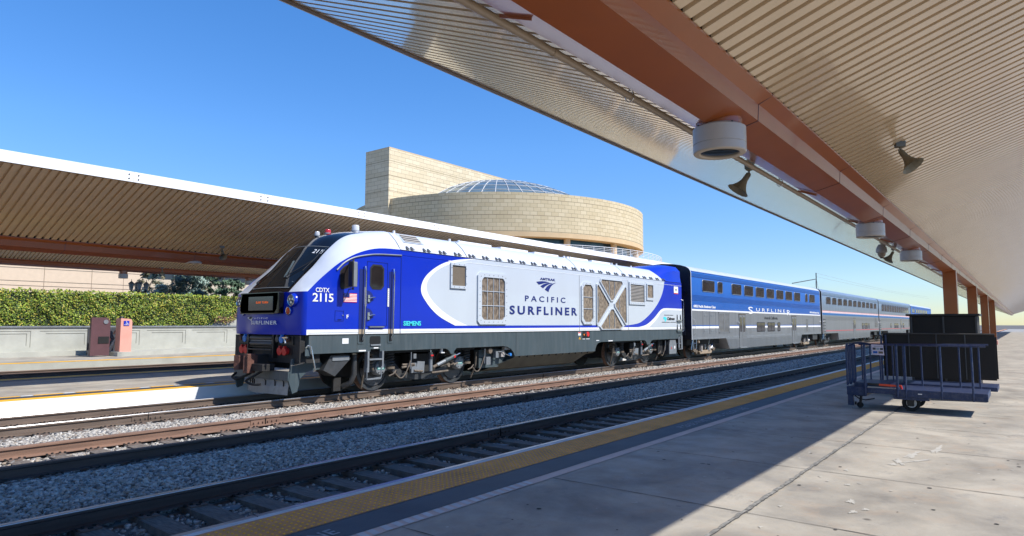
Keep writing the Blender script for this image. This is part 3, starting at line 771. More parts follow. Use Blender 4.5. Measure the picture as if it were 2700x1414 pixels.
# roof vent ears (pairs of small dark triangular vents) and roof joints
mb = MB(); dark = M['steel_dark']
xv = 11.9
while xv < 27.7:
    for q in (0, .17):
        x = xv+q
        A = Vector((x, YT-1.475, 3.745)); B = Vector((x+.13, YT-1.475, 3.745)); C_ = Vector((x+.03, YT-1.40, 3.835)); D_ = Vector((x+.07, YT-1.40, 3.835)); o_ = Vector((0, -.02, .012))
        mb.face([A+o_, B+o_, D_+o_, C_+o_], dark); mb.face([A, A+o_, C_+o_, C_], dark); mb.face([B, D_, D_+o_, B+o_], dark)
    xv += .63
split_build(mb, 'roof_vent', loco)
mb = MB()
for x in (11.68, 14.33, 20.45, 24.07):
    for sgnn in (0,):
        pts = [(y, z) for y, z in full if z > 3.715]
        for a, b_ in zip(pts[:-1], pts[1:]):
            cyy, czz = YT, 2.5
            def off(p): d = Vector((0, p[0]-cyy, p[1]-czz)).normalized()*.006; return (p[0]+d.y, p[1]+d.z)
            a2, b2 = off(a), off(b_)
            mb.face([(x-.012, *a2), (x+.012, *a2), (x+.012, *b2), (x-.012, *b2)], M['black'])
mb.build('roof_joint', loco); mb = MB()
for x in (14.6, 16.6, 18.5, 20.6, 22.4):   # raised roof hatches
    mb.box(x+.1, x+1.6, YT-.84, YT+.84, 4.2, 4.315, M['loco_white'])
split_build(mb, 'roof_hatch', loco); mb = MB()
for x in (11.9, 14.1, 14.5, 20.3, 20.7, 23.9, 24.3, 25.6):
    mb.cyl((x, YT-.96, 4.2), (x, YT-.96, 4.30), .035, M['loco_white'], 8)
split_build(mb, 'lifting_lug', loco)
mb = MB()   # black louvred roof grille behind the cab
nrm = Vector((0, -.72, .69))
for (xa, xb, ya, za, yb, zb, mm, o_) in ((11.95, 12.72, YT-1.30, 3.955, YT-.98, 4.22, M['loco_grey'], .008), (12.02, 12.65, YT-1.27, 3.985, YT-1.01, 4.20, M['grille_h'], .013)):
    mb.face([(xa, ya, za+.0)+Vector((0, 0, 0)).to_tuple()[:0] if False else (xa, ya-o_, za+o_), (xb, ya-o_, za+o_), (xb, yb-o_, zb+o_), (xa, yb-o_, zb+o_)], mm)
mb.build('roof_grille', loco)

# grilles on the side: frame + mesh
def frame_panel(name, outer, inner, mf, mm, rec=.03, rivets=True, bars=(), yb=YS-.006):
    mb = MB(); n = len(outer)
    fo = .042; rec = .036
    O = [(x, yb-fo, z) for x, z in outer]; I = [(x, yb-fo, z) for x, z in inner]; I2 = [(x, yb-fo+rec, z) for x, z in inner]; O2 = [(x, yb+.004, z) for x, z in outer]
    for i in range(n):
        j = (i+1) % n
        mb.face([O[i], O[j], I[j], I[i]], mf); mb.face([I[i], I[j], I2[j], I2[i]], mf); mb.face([O2[i], O2[j], O[j], O[i]], mf)
    if rivets:
        for i in range(n):
            a = Vector(((outer[i][0]+inner[i][0])/2, 0, (outer[i][1]+inner[i][1])/2)); j = (i+1) % n
            b_ = Vector(((outer[j][0]+inner[j][0])/2, 0, (outer[j][1]+inner[j][1])/2)); L_ = (b_-a).length; k = max(1, int(L_/.19))
            for q in range(k):
                p = a.lerp(b_, (q+.5)/k); mb.cyl((p.x, yb-fo, p.z), (p.x, yb-fo-.008, p.z), .011, M['steel_dark'], 6)
    o = mb.build(name, loco)
    mb = MB(); mb.face([(x, yb-fo+rec*.97, z) for x, z in inner], mm); g = mb.build('mesh_screen', o)
    if bars:
        mb = MB()
        for (xa, za, xb, zb) in bars: mb.tube([(xa, yb-.022, za), (xb, yb-.022, zb)], .011, M['loco_grey'], 5)
        mb.build('guard_bar', o)
    return o
def rect(x0, x1, z0, z1): return [(x0, z0), (x1, z0), (x1, z1), (x0, z1)]
def octa(x0, x1, z0, z1, c): return [(x0+c, z0), (x1-c, z0), (x1, z0+c), (x1, z1-c), (x1-c, z1), (x0+c, z1), (x0, z1-c), (x0, z0+c)]
frame_panel('side_grille', rect(13.57, 14.25, 2.78, 3.52), rect(13.63, 14.21, 2.86, 3.45), M['loco_grey'], M['grille_v'])
frame_panel('side_grille', rect(24.34, 25.82, 2.57, 3.51), rect(24.45, 25.70, 2.68, 3.42), M['loco_grey'], M['grille_h'])
frame_panel('side_grille', rect(25.94, 26.61, 2.79, 3.51), rect(26.0, 26.55, 2.90, 3.46), M['loco_grey'], M['radiator2'], rivets=False)
frame_panel('radiator_screen', octa(14.75, 16.21, 1.74, 3.32, .1), octa(14.93, 16.05, 1.88, 3.18, .1), M['loco_grey'], M['radiator'], .06, True, [(14.93, 2.31, 16.05, 2.31), (14.93, 2.75, 16.05, 2.75)]+[(x, 1.9, x, 3.16) for x in (15.2, 15.5, 15.78)])
frame_panel('radiator_screen', octa(20.60, 21.52, 1.74, 3.32, .16), octa(20.71, 21.42, 1.83, 3.23, .14), M['loco_grey'], M['radiator2'], .05, True, [(20.71, 2.32, 21.42, 2.32), (20.71, 2.76, 21.42, 2.76)])
# the four screens of the X-braced opening
mb = MB(); mb.face([(x, YS-.009, z) for x, z in octa(21.66, 24.14, 1.66, 3.40, .1)], M['loco_grey']); mb.face([(x, YS-.0085, z) for x, z in octa(21.94, 23.8, 1.515, 3.54, .15)], M['loco_grey']); mb.build('brace_frame', loco)
for pts in ([(22.07, 3.49), (22.02, 3.38), (22.80, 2.70), (22.98, 2.70), (23.76, 3.38), (23.68, 3.49)],
            [(22.0, 1.66), (22.12, 1.56), (23.58, 1.56), (23.72, 1.66), (22.98, 2.33), (22.80, 2.33)],
            [(21.72, 1.80), (21.79, 1.77), (22.62, 2.46), (22.64, 2.56), (21.82, 3.27), (21.72, 3.22)],
            [(24.06, 1.80), (23.98, 1.77), (23.14, 2.46), (23.12, 2.56), (23.97, 3.27), (24.06, 3.22)]):
    c = np.mean(pts, 0); outer = [tuple(c+(np.array(p)-c)*1.09) for p in pts]
    bars = []
    zc = c[1]; xx = [p[0] for p in pts]
    frame_panel('radiator_screen', outer, pts, M['loco_grey'], M['radiator2'], .05, False, [(c[0]-.22, zc-.35, c[0]-.22, zc+.3)] if abs(c[0]-22.9) > .4 else [(c[0]-.2, min(p[1] for p in pts)+.05, c[0]-.2, max(p[1] for p in pts)-.05), (c[0]+.22, min(p[1] for p in pts)+.05, c[0]+.22, max(p[1] for p in pts)-.05)], yb=YS-.009)

yl = YS-.009
# lettering on the side
text_obj('lettering', 'PACIFIC', M['navy'], loco, (17.15, 19.55, 2.505, 2.695), yl, 1.6, .012)
text_obj('lettering', 'SURFLINER', M['navy'], loco, (16.33, 20.33, 2.06, 2.345), yl, 1.42, .028)
text_obj('lettering', 'AMTRAK', M['navy'], loco, (18.0, 18.92, 3.255, 3.335), yl, 1.1, .03)
text_obj('lettering', 'SIEMENS', M['cyan'], loco, (11.80, 12.44, 1.705, 1.83), yl, .95, .03)
text_obj('lettering', 'CDTX', M['white'], loco, (9.06, 9.44, 2.495, 2.60), yl, .95, .01)
text_obj('lettering', '2115', M['white'], loco, (8.98, 9.56, 2.27, 2.47), yl, .9, .015)
text_obj('lettering', 'F', M['white'], loco, (9.955, 10.015, 1.885, 1.975), yl, 1, .02)
text_obj('lettering', 'Caltrans', M['black'], loco, (28.0, 28.82, 1.93, 2.07), yl, .9, .035, shear=.15)
text_obj('lettering', 'THIS LOCOMOTIVE PROVIDED BY', M['steel_dark'], loco, (27.7, 28.68, 2.145, 2.175), yl, 1, .01)
text_obj('lettering', 'CALIFORNIA DEPARTMENT OF TRANSPORTATION', M['steel_dark'], loco, (27.45, 28.95, 1.82, 1.85), yl, 1, .01)
decal('transport_emblem', [([(27.60, 2.06), (27.80, 2.09), (27.98, 2.02), (27.94, 1.94), (27.82, 1.86), (27.76, 1.86), (27.74, 1.96), (27.62, 1.97)], M['cyan'])], yl)
decal('railway_emblem', [
    (bez([(17.78, 3.175), (18.05, 3.21), (18.3, 3.215), (18.55, 3.19)])+bez([(18.55, 3.185), (18.3, 3.16), (18.1, 3.12), (17.93, 3.085)]), M['navy']),
    (bez([(18.02, 3.04), (18.2, 3.115), (18.45, 3.165), (18.75, 3.18)])+bez([(18.7, 3.165), (18.5, 3.12), (18.32, 3.05), (18.18, 2.97)]), M['navy']),
    (bez([(18.28, 2.93), (18.42, 3.05), (18.62, 3.13), (18.96, 3.205)])+bez([(18.96, 3.2), (18.72, 3.1), (18.57, 2.97), (18.5, 2.855)]), M['navy'])], yl)
# flags
stripes = [(rect(9.85, 10.255, 2.28+i*.0169, 2.28+(i+1)*.0169), M['red'] if i % 2 == 0 else M['white']) for i in range(13)]
decal('us_flag', stripes, yl)
decal('flag_canton', [(rect(9.852, 10.03, 2.395, 2.50), M['navy'])]+[([(9.862+i*.022+.004*math.cos(q/3*6.283), 2.405+j*.019+.004*math.sin(q/3*6.283)) for q in range(3)], M['white']) for i in range(8) for j in range(5)], yl-.002)
decal('state_flag', [(rect(28.80, 29.27, 3.21, 3.52), M['white']), (rect(28.80, 29.27, 3.17, 3.215), M['red'])], yl)
decal('bear_emblem', [([(28.95, 3.37), (28.98, 3.41), (29.05, 3.42), (29.13, 3.40), (29.14, 3.34), (29.11, 3.33), (29.09, 3.36), (29.02, 3.36), (29.0, 3.33), (28.97, 3.33)], M['brown_dust']), (rect(28.94, 29.15, 3.31, 3.33), mat('green', (.05, .2, .06))), ], yl-.002)
# ---- cab
SZ = [(8.85, 1.5), (8.85, 2.5), (9.24, 2.86), (9.77, 3.26), (10.34, 3.54), (10.94, 3.69), (11.66, 3.72)]
decalpoly = [(8.85, 1.5)]+SZ[1:]+[(11.66, 1.5)]
mb = MB()
for s, yy in ((1, YS), (-1, YN)):
    sp_ = [(8.85, 1.62)]+bez(SZ[1:], 4)+[(11.66, 1.62)]
    mb.face([(x, yy, z) for x, z in (sp_ if s > 0 else sp_[::-1])], M['loco_blue'])
    mb.face([(x, yy, z) for x, z in rect(8.85, 11.66, 1.5, 1.62)], M['loco_white'])
split_build(mb, 'cab_side', loco)
G_ = [(0, 0), (.15, .04), (.286, .086), (.47, .29), (.686, .53), (.843, .78), (.957, .95), (1, 1)]
#        centre(x,z)    inner(x,z)@.8   side(x,z)@1.5
CR = [((8.60, 1.5), (8.72, 1.5), (8.85, 1.5)), ((8.58, 1.62), (8.70, 1.62), (8.85, 1.62)), ((8.58, 2.0), (8.70, 2.0), (8.85, 2.0)), ((8.62, 2.5), (8.74, 2.5), (8.85, 2.5)),
      ((8.90, 2.86), (9.05, 2.83), (9.12, 2.75)), ((9.22, 3.22), (9.40, 3.17), (9.40, 2.99)), ((9.48, 3.50), (9.64, 3.45), (9.72, 3.23)), ((9.70, 3.73), (9.87, 3.68), (10.02, 3.39)),
      ((10.08, 4.02), (10.16, 3.92), (10.36, 3.545)), ((10.6, 4.19), (10.5, 4.07), (10.78, 3.66)), ((11.15, 4.265), (11.1, 4.19), (11.2, 3.705)), ((11.66, 4.32), (11.66, 4.272), (11.66, 3.722))]
def cab_row(r, fr=0):
    c, i, s = r; out = []
    half = []
    for v in (0, .2, .4, .6, .8): 
        u = v/.8; half.append((v, c[0]+(i[0]-c[0])*u*u, c[1]+(i[1]-c[1])*u*u))
    for u, g in G_[1:]:
        v = .8+.7*u
        gx = g if r[0][1] > 2.6 else (1-math.sqrt(max(0, 1-u**6)))*.75+.25*u
        half.append((v, i[0]+(s[0]-i[0])*gx, i[1]+(s[1]-i[1])*g))
    return [(x, YT-v, z) for v, x, z in half[::-1]]+[(x, YT+v, z) for v, x, z in half[1:]]
# refine rows by Catmull-Rom on each of the three curves
def refine(lo, hi, n):
    C3 = []
    for k in range(3):
        seg = [r[k] for r in CR[lo:hi]]; C3.append(bez(seg, n))
    return list(zip(*C3))
upper = refine(3, 12, 4); lower = CR[:4]
rows_u = [cab_row(r) for r in upper]; rows_l = [cab_row(r) for r in lower]
ncol = len(rows_u[0])
# columns within |v|<=.8 : indices 7..15
NI = len(G_)-1
mb = MB()
def cm(i, j):
    inner = NI <= j < ncol-1-NI
    near_roof = upper[i][0][0] > 10.9
    if inner or (j in (NI-1, ncol-1-NI) and not near_roof): return M['black_gloss'] if upper[i][0][0] < 10.95 else M['loco_silver']
    return M['loco_silver']
mb.grid(rows_u, None, True, matf=cm)
mb.grid(rows_l, None, True, matf=lambda i, j: M['loco_blue'])
mb.face([rows_l[0][0]]+[p for p in rows_l[0][1:]]+[(11.66, YN, 1.5), (11.66, YS, 1.5)], M['under'])
mb.build('cab_nose', loco, 35)
def surf(rows, vi, fi):
    """point on nose grid: vi along profile 0..n, fi across 0..ncol"""
    i = min(int(vi), len(rows)-2); j = min(int(fi), ncol-2); a = vi-i; b_ = fi-j
    P = [Vector(rows[i][j]), Vector(rows[i][j+1]), Vector(rows[i+1][j]), Vector(rows[i+1][j+1])]
    return P[0]*(1-a)*(1-b_)+P[1]*(1-a)*b_+P[2]*a*(1-b_)+P[3]*a*b_
OUT = Vector((-.72, 0, .69))
def wpane(pts, o=.012):
    # pts (profile idx, across idx) -> quad grid
    (v0, v1, fa0, fb0, fa1, fb1) = pts; rows = []
    for k in range(13):
        t = k/12; v = v0+(v1-v0)*t; fa = fa0+(fa1-fa0)*t; fb = fb0+(fb1-fb0)*t
        rows.append([surf(rows_u, v, fa+(fb-fa)*q/10)+OUT*o for q in range(11)])
    return rows
mb = MB(); mb.grid(wpane((1.6, 15.6, NI-.1, ncol-1-NI+.1, NI-.9, ncol-NI-.1)), M['glass'], True); ws = mb.build('windshield', loco)
mb = MB()
for f in (NI+4-.08, ):
    rows = []
    for k in range(13):
        v = 1.6+14*k/12; rows.append([surf(rows_u, v, f-.06)+OUT*.018, surf(rows_u, v, f+.06)+OUT*.018])
    mb.grid(rows, M['rubber'], False)
for (v, fa, fb) in ((15.7, NI-.9, ncol-NI-.1), (1.5, NI, ncol-1-NI)):
    for dv in (0,):
        a = [surf(rows_u, v-.12, fa+(fb-fa)*q/10)+OUT*.017 for q in range(11)]; b_ = [surf(rows_u, v+.12, fa+(fb-fa)*q/10)+OUT*.017 for q in range(11)]; mb.grid([a, b_], M['greybox'], False)
mb.build('window_divider', ws)
# pale strips laid over the glass, painted in for visor and pillar reflections
mb = MB()
for (v0, v1, f0, f1, wd) in ((4.2, 9.2, NI+2.0, NI+2.9, .35), (3.0, 15, NI+.15, NI-.35, .45)):
    rows = []
    for k in range(9):
        t = k/8; rows.append([surf(rows_u, v0+(v1-v0)*t, f0+(f1-f0)*t-wd/2)+OUT*.014, surf(rows_u, v0+(v1-v0)*t, f0+(f1-f0)*t+wd/2)+OUT*.014])
    mb.grid(rows, mat('pale_glass_strip', (.09, .12, .125), .2, var=.1), True)
mb.build('glass_strip', ws)
# wipers
def wiper(f0, f1, v0, v1, fb, vb):
    mb = MB()
    P = lambda v, f: surf(rows_u, v, f)+OUT*.05
    mb.tube([P(vb, fb), P((v0+v1)/2, (f0+f1)/2)], .012, M['rubber'], 6); mb.tube([P(v0, f0), P((v0+v1)/2, (f0+f1)/2), P(v1, f1)], .010, M['rubber'], 6)
    mb.cyl(surf(rows_u, vb, fb), P(vb, fb), .03, M['steel_dark'], 8); mb.build('wiper', loco)
wiper(NI+.1, NI-.4, 6, 13, NI+1.7, 4.2); wiper(NI+5.6, NI+5.0, 4.5, 11.5, NI+8.2, 3.2)
# number on the windshield corner
def nose_text(s, v0, v1, f0, f1, m, name='lettering', rows=None, o=.02, bold=.01, out=OUT):
    t = text_obj(name, s, m, loco, (0, 1, 0, 1), 0, 1, bold, .0)
    me = t.data; org = ORG[loco.name]
    for vtx in me.vertices:
        x, y, z = vtx.co+org
        p = surf(rows or rows_u, v0+(v1-v0)*max(0, min(1, z)), f0+(f1-f0)*max(0, min(1, x)))+out*o; vtx.co = p-org
    return t
nose_text('2115', 12.4, 14.2, NI+1.15, NI-.5, M['white'])
# headsign recess and destination display
mb = MB(); FX = 8.575
def fpoly(pts, x, mm): mb.face([(x, YT-y, z) for y, z in pts], mm)
mb2 = mb
fpoly([(-.80, 2.46), (-.88, 2.10), (-.78, 1.985), (.62, 1.985), (.74, 2.10), (.80, 2.46)][::-1], 8.60-.055, M['black_gloss'])
fpoly([(-.80, 2.50), (-.80, 2.46), (.80, 2.46), (.80, 2.50)][::-1], 8.60-.055, M['black_gloss'])
mb.box(8.545, 8.7, YT-.80, YT+.88, 1.99, 2.50, M['black_gloss'])
sg = mb.build('display_housing', loco, bevel=.02)
mb = MB(); mb.box(8.528, 8.548, YT-.60, YT+.46, 2.07, 2.40, M['dark_glass']); mb.build('display_glass', sg)
M['amber'] = mat('amber_led', (.8, .12, .01), emis=(1, .16, .01), es=.45)
text_obj('lettering', 'SURF TURN', M['amber'], loco, (YT+.12, YT-.40, 2.235, 2.285), 8.526, 1.05, .01, .001, '-X')
for y_, w_ in ((.34, .05), (.08, .012)):
    pass
# nose lettering and emblem
def nx(v): return 8.58+.19*(abs(v)/.8)**2*.63
def flat_on_nose(o):
    org = ORG[loco.name]
    for vtx in o.data.vertices:
        p = vtx.co+org; v = p.y-YT; vtx.co.x = (8.58+.12*(min(abs(v), .8)/.8)**2-.045)-org.x + (p.x-8.5)
o_ = text_obj('lettering', 'PACIFIC', M['white'], loco, (YT+.30, YT-.36, 1.865, 1.905), 8.5, 1.6, .01, .002, '-X'); flat_on_nose(o_)
o_ = text_obj('lettering', 'SURFLINER', M['white'], loco, (YT+.36, YT-.66, 1.735, 1.825), 8.5, 1.2, .02, .002, '-X'); flat_on_nose(o_)
mb = MB()
for k, (a0, a1) in enumerate(((.0, .05), (.06, .11), (.12, .17))):
    mb.face([(8.592, YT+.60-k*.055, 1.90-k*.004), (8.592, YT+.50-k*.03, 1.915), (8.592, YT+.38, 1.915), (8.592, YT+.50-k*.045, 1.87-k*.02), (8.592, YT+.55-k*.055, 1.865-k*.02)], M['white'])
mb.build('nose_emblem', loco)
# head and marker lights
for s in (-1, 1):
    mb = MB(); c = (8.78, YT+s*1.13, 2.30)
    mb.lathe([(.17, .10), (.155, -.04), (.135, -.12), (.125, -.13)], c, (-1, 0, 0) if False else (-1, 0, 0), M['loco_blue'], 24)
    mb2 = mb; o_ = MB()
    mb = MB(); mb.lathe([(.165, -.05), (.16, .06), (.14, .12)], c, (-1, 0, 0), M['loco_blue'], 24); mb.lathe([(.14, .12), (.125, .135), (.115, .12)], c, (-1, 0, 0), M['chrome'], 24)
    mb.lathe([(.115, .12), (.06, .09), (0, .085)], c, (-1, 0, 0), M['steel_grey'], 24)
    hl = mb.build('headlight', loco)
    mb = MB(); 
    for a, b_ in ((.05, .03), (-.05, .03), (0, -.05)): mb.lathe([(.035, .09), (.03, .115), (0, .118)], (c[0], c[1]+a, c[2]+b_), (-1, 0, 0), M['chrome'], 12)
    mb.build('lens', hl)
    c = (8.76, YT+s*1.0, 2.055); mb = MB(); mb.lathe([(.115, -.05), (.11, .05), (.10, .08)], c, (-1, 0, 0), M['loco_blue'], 20); mb.lathe([(.10, .08), (.09, .09), (.075, .085)], c, (-1, 0, 0), M['chrome'], 20); ml = mb.build('marker_light', loco)
    mb = MB(); mb.lathe([(.075, .085), (.06, .075), (0, .07)], c, (-1, 0, 0), mat('marker_red', (.6, .08, .02), .2, var=.1), 20); mb.build('lens', ml)
# beacons
for (x, y, z, r, h, mm, lb) in ((10.15, YT+.05, 4.04, .07, .10, 'clear', 'clear'), (10.42, YT-.03, 4.12, .085, .10, 'red', 'red'), (11.35, YT+.0, 4.29, .105, .16, 'clear', 'clear')):
    mt = mat('beacon_'+lb, (.5, .5, .5) if lb == 'clear' else (.5, .02, .02), .12, var=.1, coat=.5)
    mb = MB(); mb.lathe([(r*1.15, 0), (r*1.1, .03), (r, .035)], (x, y, z), (0, 0, 1), M['steel_grey'], 16); mb.lathe([(r, .035), (r*.95, h), (r*.8, h+.025), (0, h+.03)], (x, y, z), (0, 0, 1), mt, 16); mb.build('roof_beacon', loco)
# side cab window
win = bez([(9.74, 2.66), (9.735, 2.98), (9.76, 3.06), (9.92, 3.19), (10.2, 3.26), (10.26, 3.22), (10.265, 2.78), (10.2, 2.69), (9.85, 2.595), (9.77, 2.60)], 3)
mb = MB(); mb.face([(x, YS-.006, z) for x, z in win], M['rubber']); sw = mb.build('cab_side_window', loco)
c = np.mean(win, 0); mb = MB(); mb.face([(c[0]+(x-c[0])*.88, YS-.009, c[1]+(z-c[1])*.90) for x, z in win], M['glass2']); mb.build('pane', sw)
mb = MB(); mb.box(9.97, 9.985, YS-.016, YS-.004, 2.66, 3.2, M['rubber']); mb.build('mullion', sw)
# cab door with window, latches
mb = MB()
def outline(mb, x0, x1, z0, z1, mm, w_=.008, y=YS-.006, r=0.03):
    for a, b_, c_, d_ in ((x0, x1, z0, z0+w_), (x0, x1, z1-w_, z1), (x0, x0+w_, z0, z1), (x1-w_, x1, z0, z1)): mb.box(a, b_, y-.003, y+.005, c_, d_, mm)
outline(mb, 10.56, 11.235, 1.70, 3.33, M['navy']); mb.box(10.64, 11.12, YS-.05, YS-.003, 1.665, 1.69, M['steel_grey']); door = mb.build('cab_door', loco)
mb = MB(); q = octa(10.655, 11.115, 2.625, 3.265, .09); mb.face([(x, YS-.008, z) for x, z in q], M['rubber']); dw = mb.build('door_window', door)
mb = MB(); q = octa(10.70, 11.07, 2.67, 3.22, .07); mb.face([(x, YS-.012, z) for x, z in q], M['glass2']); mb.build('pane', dw) if False else mb.build('window_pane', door)
for zc in (2.42, 1.98):
    mb = MB(); pts = [(10.56, zc-.17)]+[(10.56+.21*math.cos(a), zc+.17*math.sin(a)) for a in np.linspace(-math.pi/2, math.pi/2, 14)]
    mb.face([(x, YS-.0075, z) for x, z in pts], M['navy']); mb.box(10.585, 10.65, YS-.03, YS-.006, zc-.12, zc+.06, M['chrome']); mb.tube([(10.62, YS-.05, zc-.03), (10.70, YS-.055, zc-.01), (10.80, YS-.05, zc)], .016, M['chrome'], 6); mb.build('door_latch', door)
# grab rails in recesses
for (xa, xb, zt) in ((10.33, 10.50, 3.12), (11.285, 11.43, 3.11)):
    mb = MB(); mb.face([(x, YS-.0065, z) for x, z in rect(xa, xb, 1.50, zt)], M['navy']); mb.face([(x, YS-.0105, z) for x, z in rect(xa, xb, 1.50, 1.62)], M['pipe'])
    mb.face([(x, YS-.0125, z) for x, z in octa(xa-.03, xb+.03, 1.26, 1.50, .03)], M['skirt']); mb.face([(x, YS-.0165, z) for x, z in rect(xa+.02, xb-.02, 1.31, 1.49)], M['black'])
    rc = mb.build('rail_recess', loco)
    mb = MB(); xc = xb-.035; mb.tube([(xc, YS-.0, zt+.06), (xc, YS-.06, zt+.06), (xc, YS-.075, zt+.0), (xc+.01, YS-.08, zt-.1), (xc-.01, YS-.08, 1.48), (xc-.035, YS-.06, 1.42), (xc-.04, YS-.04, 1.34)], .017, M['chrome'], 8); mb.build('grab_rail', loco)
for x in (10.50, 11.245): 
    mb = MB(); mb.face([(x+.0, YS-.0075, 2.20), (x+.05, YS-.0075, 2.20), (x+.05, YS-.0075, 2.67), (x, YS-.0075, 2.67)], M['white'])
    for k in range(9): mb.box(x+.02, x+.03, YS-.009, YS-.007, 2.23+k*.05, 2.25+k*.05, M['black'])
    mb.build('caution_label', loco)
# rain gutter
gp = bez([(9.64, 3.045), (9.85, 3.235), (10.13, 3.38), (10.52, 3.475), (10.93, 3.53), (11.69, 3.565)])
mb = MB(); mb.tube([(x, YS-.018, z) for x, z in gp], .02, M['steel_grey'], 6); mb.build('rain_gutter', loco)
# mirror
mb = MB(); ym = YS-.30
mb.box(9.80, 9.84, ym-.10, ym+.06, 2.64, 3.24, M['black']); mb.box(9.84, 9.95, ym-.10, ym+.08, 2.64, 3.24, M['steel_grey']); mr = mb.build('side_mirror', loco, bevel=.01)
mb = MB()
for zz_ in (3.27, 2.60): mb.tube([(9.90, ym, zz_), (9.95, ym+.05, zz_), (10.02, YS, zz_)], .015, M['steel_dark'], 6); mb.tube([(9.90, ym, zz_-.03), (9.90, ym, zz_+.03)], .025, M['steel_dark'], 8)
mb.build('mirror_bracket', mr)
# small hatch
mb = MB(); outline(mb, 9.62, 9.87, 1.82, 2.07, M['navy'], .006); mb.cyl((9.84, YS, 1.96), (9.84, YS-.02, 1.96), .015, M['chrome'], 8); mb.build('sand_hatch', loco)
text_obj('lettering', 'SAND', M['black'], loco, (9.70, 9.81, 1.845, 1.865), YS-.007, 1, 0)
mb = MB(); mb.tube([(11.53+.09*math.cos(a), YS-.006, 3.0+.12*math.sin(a)) for a in np.linspace(math.pi/2, 3*math.pi/2, 10)], .006, M['navy'], 5); mb.build('filler_cover', loco)

# ---- skirt, both sides (outline with truck cut-outs)
def arch(xa, xb, z, r, rise): return [(xa, z)]
SK = [(8.92, 1.50), (8.92, 1.06), (10.72, 1.06), (10.72, 1.12), (11.03, 1.12), (11.03, 1.06), (13.42, 1.06), (13.52, 1.03), (13.60, .96), (13.64, .90), (13.76, .90), (13.78, .98), (13.88, 1.06), (16.0, 1.06), (16.22, 1.035), (16.42, .96), (16.55, .85), (16.62, .72),
      (21.6, .72), (21.62, .80), (21.70, .93), (21.82, 1.02), (22.05, 1.06), (25.72, 1.06), (25.84, 1.02), (25.92, .95), (25.97, .86), (26.25, .86), (26.30, .95), (26.4, 1.03), (26.55, 1.06), (29.66, 1.06), (29.66, 1.50)]
mb = MB()
for yy, s in ((YS, 1), (YN, -1)):
    mb.face([(x, yy, z) for x, z in (SK if s > 0 else SK[::-1])], M['skirt'])
    mb.face([(x, yy+s*.05, z) for x, z in (SK if s > 0 else SK[::-1])], M['under'])
    for a, b_ in zip(SK[:-1], SK[1:]): mb.face([(a[0], yy, a[1]), (b_[0], yy, b_[1]), (b_[0], yy+s*.05, b_[1]), (a[0], yy+s*.05, a[1])], M['skirt'])
mb.face([(8.95, YS+.05, 1.45), (29.6, YS+.05, 1.45), (29.6, YN-.05, 1.45), (8.95, YN-.05, 1.45)], M['under'])
mb.build('skirt', loco)
mb = MB()
for x in (16.68, 13.0, 9.62+.68): mb.box(x-.004, x+.004, YS-.004, YS, .74 if x > 16 else 1.07, 1.49, M['steel_dark'])
for pts in (octa(10.69, 11.035, 1.245, 1.445, .03),): mb.face([(x, YS-.005, z) for x, z in pts], M['black'])
mb.face([(x, YS-.006, z) for x, z in rect(9.85, 10.035, 1.275, 1.405)], M['loco_white']); mb.face([(x, YS-.006, z) for x, z in rect(10.35, 10.57, 1.075, 1.11)], M['loco_white'])
mb.box(10.71, 11.03, YS-.03, YS, 1.205, 1.24, M['steel_grey']); mb.face([(x, YS-.006, z) for x, z in rect(10.82, 10.97, 1.135, 1.165)], M['white'])
mb.face([(x, YS-.005, z) for x, z in octa(20.69, 21.22, 1.235, 1.48, .03)], M['black']); 
mb.face([(x, YS-.007, z) for x, z in rect(20.40, 20.58, 1.33, 1.455)], M['white']); mb.face([(x, YS-.0085, z) for x, z in rect(20.41, 20.57, 1.41, 1.45)], M['red']); mb.face([(x, YS-.007, z) for x, z in ((20.43, 1.19), (20.57, 1.19), (20.5, 1.29))], M['yellow'])
mb.face([(x, YS-.0085, z) for x, z in ((20.485, 1.205), (20.515, 1.205), (20.5, 1.26))], M['black'])
for a, b_ in ((20.70, 20.88), (20.95, 21.2)): mb.face([(x, YS-.007, z) for x, z in rect(a, b_, 1.185, 1.205)], M['white'])
mb.face([(x, YS-.007, z) for x, z in rect(21.68, 21.9, 1.11, 1.135)], M['white']); mb.face([(x, YS-.007, z) for x, z in rect(22.6, 22.95, 1.075, 1.11)], M['white'])
split_build(mb, 'skirt_plate', loco)
mb = MB(); mb.lathe([(.0, .03), (.09, .03), (.10, 0)], (21.06, YS-.0, 1.37), (0, -1, 0), M['red'], 12); mb.box(20.76, 20.84, YS-.02, YS, 1.33, 1.39, mat('orange_valve', (.7, .2, .02))); mb.tube([(20.80, YS-.02, 1.4), (20.92, YS-.04, 1.41), (20.95, YS-.03, 1.28)], .014, M['chrome'], 6); mb.build('fuel_filler', loco)
# fuel tank under the skirt
mb = MB()
tp = [(YS+.005, .73), (YS+.10, .66), (YS+.42, .32), (YT-.7, .24), (YT+.7, .24), (YN-.42, .32), (YN-.10, .66), (YN-.005, .73), (YN-.05, 1.4), (YS+.05, 1.4)]
def tank_row(x, f): return [(x, y, z if z > .6 else z+(.66-z)*f) for y, z in tp]
rows = [tank_row(16.65, 1), tank_row(15.75+1.0, .95), tank_row(16.75, 0), tank_row(20.6, 0), tank_row(21.55, .85)]
M['tank'] = mat('tank_dusty', (.095, .085, .06), .6, var=.25, scale=2, dirt=.5, dirtcol=(.16, .13, .09))
rows = [[(x-(0 if z > .6 else 1.05), y, z) for x, y, z in tank_row(16.65, 0)], tank_row(16.75, 0), tank_row(20.7, 0), [(x, y, z) for x, y, z in tank_row(21.58, .8)]]
mb.grid(rows, M['tank'], False, closed=True); mb.face(rows[0][::-1], M['skirt']); mb.face(rows[-1], M['under'])
